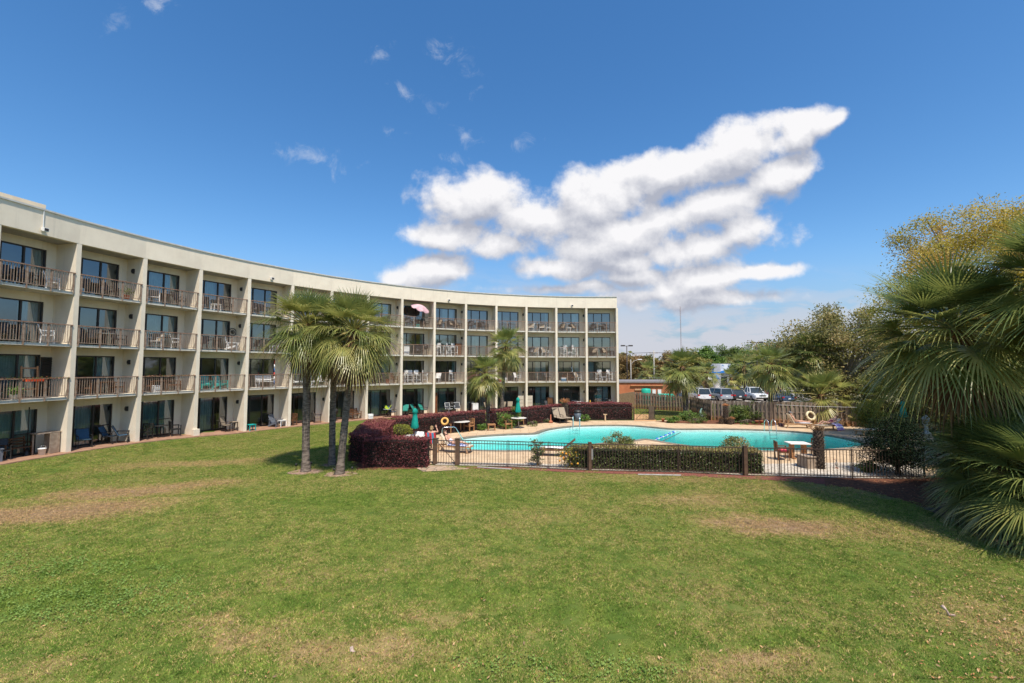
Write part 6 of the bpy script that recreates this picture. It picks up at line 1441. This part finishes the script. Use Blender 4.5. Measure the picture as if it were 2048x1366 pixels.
# bag, sandals, loose boards and cords
p=gl_(1562,853.5); mb=MB(); mb.box((0,0,.13),(.3,.2,.26)); mb.tube([(-.1,0,.25),(-.05,0,.38),(.05,0,.38),(.1,0,.25)],.012,5); bevel(tag(mb.build('beach_bag',pm('black_bag',(.03,.03,.04),(.12,.04,.05),6,.8),None,p),'dark beach bag left of the capped sunbather','bag'),.03)
for i,(px,py) in enumerate(((1617,854.5),(1622,854.6))):
    mb=MB(); mb.box((0,0,.02),(.10,.25,.03)); mb.box((0,-.06,.05),(.10,.05,.04)); bevel(tag(mb.build('sandal',BROWNW,None,gl_(px,py),R_(20*i)),['left','right'][i]+' brown sandal on the deck between the two sunbathers','sandal','pair of sandals'),.01)
for (a,b,lb) in(((955,935.5),(1023,940),'long white board lying at the mulch edge near the gate post'),((1276,950.5),(1362,952.2),'white board lying on the red mulch before the clipped hedge')):
    p,q=G(*a),G(*b); mb=MB(); mb.bar(V((0,0,.04)),q-p+V((0,0,.04)),.035,.035); tag(mb.build('white_board',pm('dull_white',(.55,.52,.48),(.42,.39,.36),6,.8),None,p),lb,'board')
p,q=at(1553,809.5,35.2),at(1716,814.6,33.9); mb=MB(); mb.tube([(0,0,0),(q-p)*.5+V((0,0,-.04)),q-p],.012,4); tag(mb.build('white_cable',WHITEP,None,p),'white cable strung along the rust stained wooden fence','cable')
# litter on the lawn
LIT1=pm('pale_bark_chip',(.62,.5,.42),(.25,.14,.1),9,.8)
p=G(1899,1232); mb=MB(); mb.tube([(0,0,.0),(-.03,.02,.09),(-.08,.05,.16)],[.022,.016,.03],6); mb.bar((-.02,0,.03),(.09,-.02,.02),.03,.02); tag(mb.build('bark_piece',LIT1,None,p),'pale and black bit of debris standing in the lawn at lower right','debris')
p=G(704,1305); mb=MB(); mb.bar((0,0,0),(-.02,.02,.08),.05,.02); mb.bar((0,0,.01),(.05,-.02,.02),.03,.02); tag(mb.build('dead_leaf',LIT1,None,p),'curled brown leaf standing in the lawn at bottom centre','leaf')
for i,(px,py) in enumerate(((592,941),(704,948),(622,937),(668,951))):
    mb=MB(); mb.tube([(0,0,-.03),(0,0,.2)],.012,5); mb.lathe([(.03,.2),(.05,.24),(.045,.3),(.01,.31)],n=8); tag(mb.build('garden_light',BLACKM,None,G(px,py)),['small black garden light left of the leftmost tall palm','small black garden light right of the front tall palm','small black garden light behind the leftmost tall palm','small black garden light at the foot of the front tall palm'][i],'garden light','garden lights at the palms')
# ---------------------------------------------------------------- car park and street beyond the fence
TYRE=pm('tyre',(.02,.02,.02),(.03,.03,.03),5,.9); HUB=pm('wheel_rim',(.45,.45,.46),(.35,.35,.36),5,.35,0,None,.5,.8); CGL=pm('car_glass',(.02,.03,.035),(.03,.04,.045),3,.06,0,None,.6)
TAILL=pm('tail_lamp',(.5,.02,.02),(.4,.015,.015),5,.25); HEADL=pm('head_lamp',(.75,.76,.78),(.65,.66,.68),5,.15); PLATE=pm('number_plate',(.7,.7,.68),(.6,.6,.58),8,.5)
def paint(name,c): return pm(name,c,tuple(x*.92 for x in c),.8,.3,0,None,.5,0,3,.6)
CARK={'suv':dict(L=4.7,W=1.88,H=1.72,hood=.30,belt=.98,x=(-.50,-.46,.08,.22),zt=1.70),'hatch':dict(L=4.2,W=1.78,H=1.48,hood=.30,belt=.90,x=(-.47,-.36,.02,.20),zt=1.47),
 'sedan':dict(L=4.6,W=1.8,H=1.45,hood=.30,belt=.90,x=(-.36,-.20,.06,.22),zt=1.43),'pickup':dict(L=5.5,W=1.95,H=1.8,hood=.30,belt=1.05,x=(-.10,-.06,.14,.24),zt=1.78),'van':dict(L=5.6,W=2.0,H=2.4,hood=.36,belt=1.1,x=(-.5,-.49,.24,.36),zt=2.35)}
def car(kind,pt):
    k=CARK[kind]; L_,W,bz=k['L'],k['W'],k['belt']
    def mk(T):
        # lower body: sections along x (front at +x), rounded in plan and section
        xs=[-.5,-.485,-.40,.0,.30,.42,.485,.5]; zt=[bz*.62,bz*.98,bz,bz,bz*.95,bz*.86,bz*.74,bz*.6]; zb=[.42,.30,.26,.24,.24,.26,.30,.40]; ww=[.86,.95,1,1,.99,.96,.90,.80]
        mb=MB(); vs=[];fs=[]; m=8
        for x,a,b,w in zip(xs,zt,zb,ww):
            h=W/2*w
            for (y,z) in((-h*.9,b),(-h,b+(a-b)*.25),(-h,b+(a-b)*.7),(-h*.93,a),(h*.93,a),(h,b+(a-b)*.7),(h,b+(a-b)*.25),(h*.9,b)): vs.append((x*L_,y,z))
        for i in range(len(xs)-1):
            for j in range(m): fs.append((i*m+j,i*m+(j+1)%m,(i+1)*m+(j+1)%m,(i+1)*m+j))
        fs.append(tuple(range(m))[::-1]); fs.append(tuple((len(xs)-1)*m+j for j in range(m))); mb.add(vs,fs)
        x0,x1,x2,x3=[q*L_ for q in k['x']]; zr=k['zt']; wr=W/2*.74; wb=W/2*.92
        # roof and pillars
        mb.prism([(x1,-wr),(x2,-wr),(x2,wr),(x1,wr)],zr-.07,zr)
        for s in(-1,1):
            for (a,b,c) in((x0,x1,.09),(x3,x2,.07),((x0*.45+x3*.55)-.05,(x1*.45+x2*.55),.07)): mb.bar((a,s*wb*.99,bz-.03),(b,s*wr*.98,zr-.03),c,.07)
        if kind=='pickup':
            mb.box((-.31*L_,0,bz-.02),(.36*L_,W*.94,.05))
        o=mb.build('body',pt,T); bevel(o,.04,2)
        # glass house
        g=MB(); a=.03
        vs=[(x0+a,-wb+a,bz-.02),(x3-a,-wb+a,bz-.02),(x3-a,wb-a,bz-.02),(x0+a,wb-a,bz-.02),(x1+a,-wr+a,zr-.05),(x2-a,-wr+a,zr-.05),(x2-a,wr-a,zr-.05),(x1+a,wr-a,zr-.05)]
        g.add(vs,[(0,1,5,4),(1,2,6,5),(2,3,7,6),(3,0,4,7),(4,5,6,7)]); g.build('windows',CGL,T)
        for sx in(-.31,.30):
            for s in(-1,1):
                w=MB(); r=.34; wx=sx*L_; 
                prof=[(r*.6,-.11),(r,-.10),(r,.10),(r*.6,.11)]; w.lathe(prof,n=16); M=Matrix.Rotation(math.pi/2,4,'X'); w.v=[tuple(M@V(p)) for p in w.v]; tw=w.build('wheel',TYRE,T,(wx,s*(W/2-.10),r))
                w=MB(); w.lathe([(r*.58,-.115),(r*.5,-.125),(.05,-.12)],n=12); w.lathe([(.05,.12),(r*.5,.125),(r*.58,.115)],n=12); w.v=[tuple(M@V(p)) for p in w.v]; w.build('rim',HUB,tw)
        for s in(-1,1):
            q=MB(); q.box((-.492*L_,s*W*.40,bz*.82),(.06,W*.16,.17)); bevel(q.build('tail_light',TAILL,T),.02); q=MB(); q.box((.484*L_,s*W*.36,bz*.72),(.08,W*.2,.14)); bevel(q.build('headlight',HEADL,T),.02)
            q=MB(); q.box((x3-.1,s*(W/2+.06),bz+.06),(.12,.16,.12)); bevel(q.build('mirror',pt,T),.02)
        q=MB(); q.box((-.503*L_,0,bz*.66),(.02,.32,.16)); q.box((.502*L_,0,.45),(.02,.32,.15)); q.build('number_plate',PLATE,T)
        q=MB(); q.box((-.5*L_,0,.42),(.07,W*.86,.18)); q.box((.497*L_,0,.40),(.08,W*.82,.2)); bevel(q.build('bumper',BLACKM if kind in('hatch','pickup') else pt,T),.03)
        q=MB(); q.box((.497*L_,0,bz*.70),(.05,W*.42,.16)); q.build('grille',BLACKM,T)
    return mk
SIL=paint('silver_paint',(.62,.62,.63)); GRY=paint('grey_paint',(.28,.29,.32)); RED=paint('red_paint',(.42,.025,.025)); BLK=paint('black_paint',(.02,.02,.022)); WHT=paint('white_paint',(.78,.78,.77)); BLU=paint('navy_paint',(.03,.05,.11)); LBL=paint('light_blue_paint',(.42,.5,.6))
def carat(kind,pk,pt,px,py,rz,label,Y=None):
    p=G(px,py); p.z=.012
    place((kind+'_car',kind+pk),car(kind,pt),p,R_(rz),label,'van' if kind=='van' else 'pickup truck' if kind=='pickup' else 'car','cars in the car park')
carat('suv','s',SIL,1394,800.5,92,'silver estate car seen from behind, right of the gate palm')
carat('suv','g',GRY,1434,800.5,97,'grey sport utility car with wide red tail lights, behind the fence')
carat('hatch','k',BLK,1467,799.8,88,'small black hatchback with large red tail lights beside the white pickup')
carat('pickup','w',WHT,1505,799.8,-92,'white pickup truck facing the pool, under the right lamp post')
carat('suv','r',RED,1547,799,-88,'red sport utility car behind the grey palm trunk')
carat('sedan','n',BLU,1561,804.5,85,'dark navy car half hidden by the drooping palmetto')
carat('sedan','w',WHT,1358,778,175,'white car just right of the orange building')
carat('sedan','w',WHT,1392,764.5,20,'white car in front of the white box truck')
carat('suv','lb',LBL,1408,766.5,10,'pale blue car in the far row, right of the gate palm')
carat('sedan','w',WHT,1428,769,15,'white car left of the small lighthouse')
carat('suv','w',WHT,1446,769.5,5,'white sport utility car right of the small lighthouse')
carat('suv','s',SIL,1462,769.8,-20,'silver car parked before the orange fronded low palm')
carat('sedan','lb',LBL,1372,764.5,170,'pale car behind the gate palm trunk')
carat('sedan','s',SIL,1332,763,10,'silver car just visible over the orange roof')
carat('suv','w',WHT,1302,763,0,'white car just visible over the left of the orange roof')
T=thing('box_truck',(41.8,100,.012),R_(4),'white box truck in the far row, right of the gate palm','truck')
mb=MB(); mb.box((0,0,1.9),(4.6,2.2,2.4)); bevel(mb.build('cargo_box',WHITEP,T),.04); mb=MB(); mb.box((-3.2,0,1.35),(1.7,2.0,1.7)); bevel(mb.build('cab',WHT,T),.15); mb=MB(); mb.box((-3.75,0,1.75),(.7,1.8,.6)); mb.build('windows',CGL,T); mb=MB(); mb.box((-.5,0,.6),(6.5,1.2,.25)); mb.build('chassis',BLACKM,T)
for x in(-3.2,1.2):
    for s in(-1,1): w=MB(); w.lathe([(.3,-.12),(.45,-.12),(.45,.12),(.3,.12)],n=14); M=Matrix.Rotation(math.pi/2,4,'X'); w.v=[tuple(M@V(p)) for p in w.v]; w.build('wheel',TYRE,T,(x,s*1.0,.45))
# orange building
BR=pm('orange_brick',(.46,.165,.075),(.38,.13,.06),1.5,.85,.15,60)
T=thing('orange_building',(17,58,0),0,'low flat roofed orange brick building beyond the wooden fence','building')
mb=MB(); mb.prism([(-9,0),(4.4,0),(4.9,9),(-9,9)],0,2.55); mb.build('wall',BR,T)
mb=MB(); mb.prism([(-9.1,-.12),(4.5,-.12),(5.0,9.1),(-9.1,9.1)],2.552,2.72); mb.build('roof',pm('grey_fascia',(.22,.2,.2),(.17,.155,.155),3,.7),T)
mb=MB(); mb.box((.15,-.1,2.2),(4.2,.18,.10)); mb.build('ledge',pm('orange_trim',(.52,.24,.11),(.45,.2,.09),3,.8),T)
for x in(1.0,1.7):
    mb=MB(); mb.box((x,-.13,1.45),(.42,.24,.5)); mb.build('meter_box',WHITEP,T)
mb=MB(); mb.box((-.9,-.06,1.7),(1.0,.1,.2)); mb.build('vent',pm('orange_trim2',(.52,.30,.17),(.45,.25,.14),3,.8),T)
gb=pm('green_drum',(.02,.42,.30),(.015,.35,.25),4,.5)
T=thing('green_tank',(16.7,56.8,0),0,'bright green drum standing against the orange wall','tank')
mb=MB(); mb.lathe([(.55,0),(.58,.9),(.55,1.0),(.58,1.1),(.58,1.75),(.5,1.85),(.1,1.9)],n=16); mb.build('body',gb,T)
T=thing('green_tank',(18.9,56.2,0),0,'low long green tank top showing over the wooden fence','tank')
mb=MB(); mb.tube([(-1.0,0,.75),(-.9,0,.75),(.9,0,.75),(1.0,0,.75)],[.4,.55,.55,.4],12); mb.build('body',gb,T)
T=thing('blue_barrel',(20.9,56.8,0),0,'dark blue barrel at the right corner of the orange building','barrel')
mb=MB(); mb.lathe([(.42,0),(.46,.5),(.42,1.3),(.38,1.35)],n=14); mb.build('body',BLU,T)
# lamp posts, poles, mast
def lamp(name,label,px,pytop,Y,kind):
    top=at(px,pytop,Y); T=thing(name,(top.x,Y,0),0,label,'lamp post'); h=top.z
    mb=MB(); mb.tube([(0,0,0),(0,0,h)],[.11,.07],8); mb.lathe([(.28,0),(.28,.5),(.2,.55)],n=10); mb.build('pole',BRONZE if kind!='arm' else CONC,T)
    if kind=='two':
        mb=MB(); mb.bar((-.5,0,h),(.5,0,h),.08); mb.build('arm',BRONZE,T)
        for s in(-1,1): mb=MB(); mb.box((s*.62,0,h+.05),(.62,.42,.2)); bevel(mb.build('lamp_head',BRONZE,T),.03)
    else:
        mb=MB(); mb.tube([(0,0,h-1.0),(.5,0,h-.3),(1.3,0,h)],.05,6); mb.build('arm',CONC,T); mb=MB(); mb.box((1.6,0,h),(.75,.28,.14)); bevel(mb.build('lamp_head',WHITEP,T),.04)
lamp('lamp_post','tall dark lamp post with two square heads beside the building end',1253.5,692,72,'two')
lamp('lamp_post','dark lamp post with two square heads above the white pickup',1513,685.5,70,'two')
lamp('street_lamp','grey street lamp with one curved arm near the building end',1261.5,719,80,'arm')
T=thing('utility_pole',at(1308,734,92)*1.0,0,'grey utility pole with crossarm and wires above the orange roof','utility pole'); T.location.z=0
mb=MB(); mb.tube([(0,0,0),(0,0,7.9)],[.17,.12],8); mb.build('pole',CONC,T); mb=MB(); mb.bar((-.9,0,7.4),(.9,0,7.4),.1,.12); mb.build('crossarm',OLDWOOD,T)
mb=MB()
for s in(-.8,0,.8): mb.tube([(s,0,7.5),(s+14,6,7.1),(s+30,12,7.5)],.02,4); mb.tube([(s,0,7.5),(s-10,-4,7.1),(s-22,-8,7.5)],.02,4)
mb.build('wires',BLACKM,T)
p=at(1363,734,800); T=thing('radio_mast',(p.x,800,0),0,'very thin distant radio mast against the clouds','mast'); mb=MB()
for a in range(3): q=V((.75*math.cos(a*2.094),.75*math.sin(a*2.094),0)); mb.bar(q,q+V((0,0,112)),.28)
for z in range(0,112,4): mb.lathe([(.72,z),(.72,z+.2)],n=3)
mb.build('lattice',pm('mast_grey',(.30,.28,.3),(.38,.28,.28),.02,.7),T)
# blue and white shop building with column, and the small lighthouse
BW=pm('shop_white',(.70,.70,.70),(.62,.63,.64),2,.7); SB=pm('shop_blue',(.03,.20,.52),(.025,.17,.45),2,.6)
p=at(1452,734,104); T=thing('shop_building',(p.x,104,0),0,'white shop building with blue wave stripe and lettering behind the palms','building')
mb=MB(); mb.box((1.5,3,1.6),(13,5.6,3.2)); mb.build('wall',BW,T); mb=MB(); mb.box((1.5,0,4.0),(11.5,.5,2.6)); mb.build('sign_panel',BW,T)
mb=MB()
for i in range(20):
    x=-4.2+i*.58; z=3.05+.5*math.sin(i*.26-.6)+.02*i; mb.bar((x,-.262,z),(x+.6,-.262,3.05+.5*math.sin((i+1)*.26-.6)+.02*(i+1)),.02,.36)
mb.build('wave_stripe',SB,T); mb=MB()
for i,x in enumerate((-3.4,-2.7,-2.0,-1.1,.3,1.1,2.2,3.1,4.0)):
    mb.bar((x,-.265,4.2),(x+.05,-.265,5.0),.02,.14,V((0,1,0))); mb.bar((x,-.265,5.0),(x+.42,-.265,5.0),.02,.14); mb.bar((x+.42,-.265,5.0),(x+.36,-.265,4.55),.02,.12,V((0,1,0))) if i%2 else mb.bar((x,-.265,4.6),(x+.36,-.265,4.6),.02,.12)
mb.build('lettering',SB,T); mb=MB(); mb.box((-2.6,-.9,2.6),(1.5,.9,5.2)); mb.build('column',pm('grey_column',(.40,.41,.44),(.33,.34,.37),2,.8),T); mb=MB(); mb.box((6.5,-.3,4.2),(1.0,.5,4.6)); mb.build('end_column',BW,T)
mb=MB(); mb.box((1.5,-.8,3.35),(12.4,1.2,.22)); mb.build('canopy',SB,T)
mb=MB()
for i in range(5): mb.box((-2.6+2.1*i,.19,1.3),(1.5,.05,1.9))
mb.build('window',CGL,T)
p=at(1432,734,84); T=thing('toy_lighthouse',(p.x,84,.012),0,'small white lighthouse shaped tower with a blue conical roof','lighthouse')
mb=MB(); mb.lathe([(.62,0),(.6,.1),(.5,2.2),(.56,2.25),(.56,2.35)],n=16); mb.build('tower',WHITEP,T); mb=MB(); mb.lathe([(.62,2.35),(.3,2.75),(.03,3.1)],n=16); mb.build('roof',SB,T); mb=MB(); mb.lathe([(1.3,0),(1.3,.14)],n=18); mb.build('kerb',pm('red_kerb',(.5,.08,.05),(.42,.06,.04),4,.8),T)
p=at(1394,734,118); T=thing('blue_canopy',(p.x,118,0),0,'distant white and blue canopy left of the shop building','canopy')
mb=MB(); mb.box((0,0,4.6),(5.5,4,.9)); mb.build('roof',BW,T); mb=MB(); mb.box((0,-2.03,4.6),(5.5,.05,.35)); mb.build('stripe',SB,T)
for s in(-1,1): mb=MB(); mb.box((s*2.2,0,2.1),(.25,.25,4.2)); mb.build('post',WHITEP,T)
p=at(1340,734,112); T=thing('grey_fence',(p.x,112,0),0,'long grey board fence with green cap at the far side of the car park','fence')
mb=MB(); mb.box((0,0,.95),(16,.12,1.9)); mb.build('boards',OLDWOOD,T); mb=MB(); mb.box((0,0,1.96),(16,.5,.12)); mb.build('cap',pm('dark_teal',(.03,.13,.14),(.025,.1,.11),3,.7),T)
for i,(px,py,lb) in enumerate(((1417,801,'spiky yucca left of the grey car behind the fence'),(1447,802,'spiky yucca in front of the grey car'),(1330,770,'low yellow shrub at the orange building corner'))):
    b=G(px,py); palm(lb,b,b+V((0,0,.45)),1.0,22,90+i,.12,12,3,0,.0,'yuccas at the car park edge',5,'yucca',0,.2,.55,1.0)
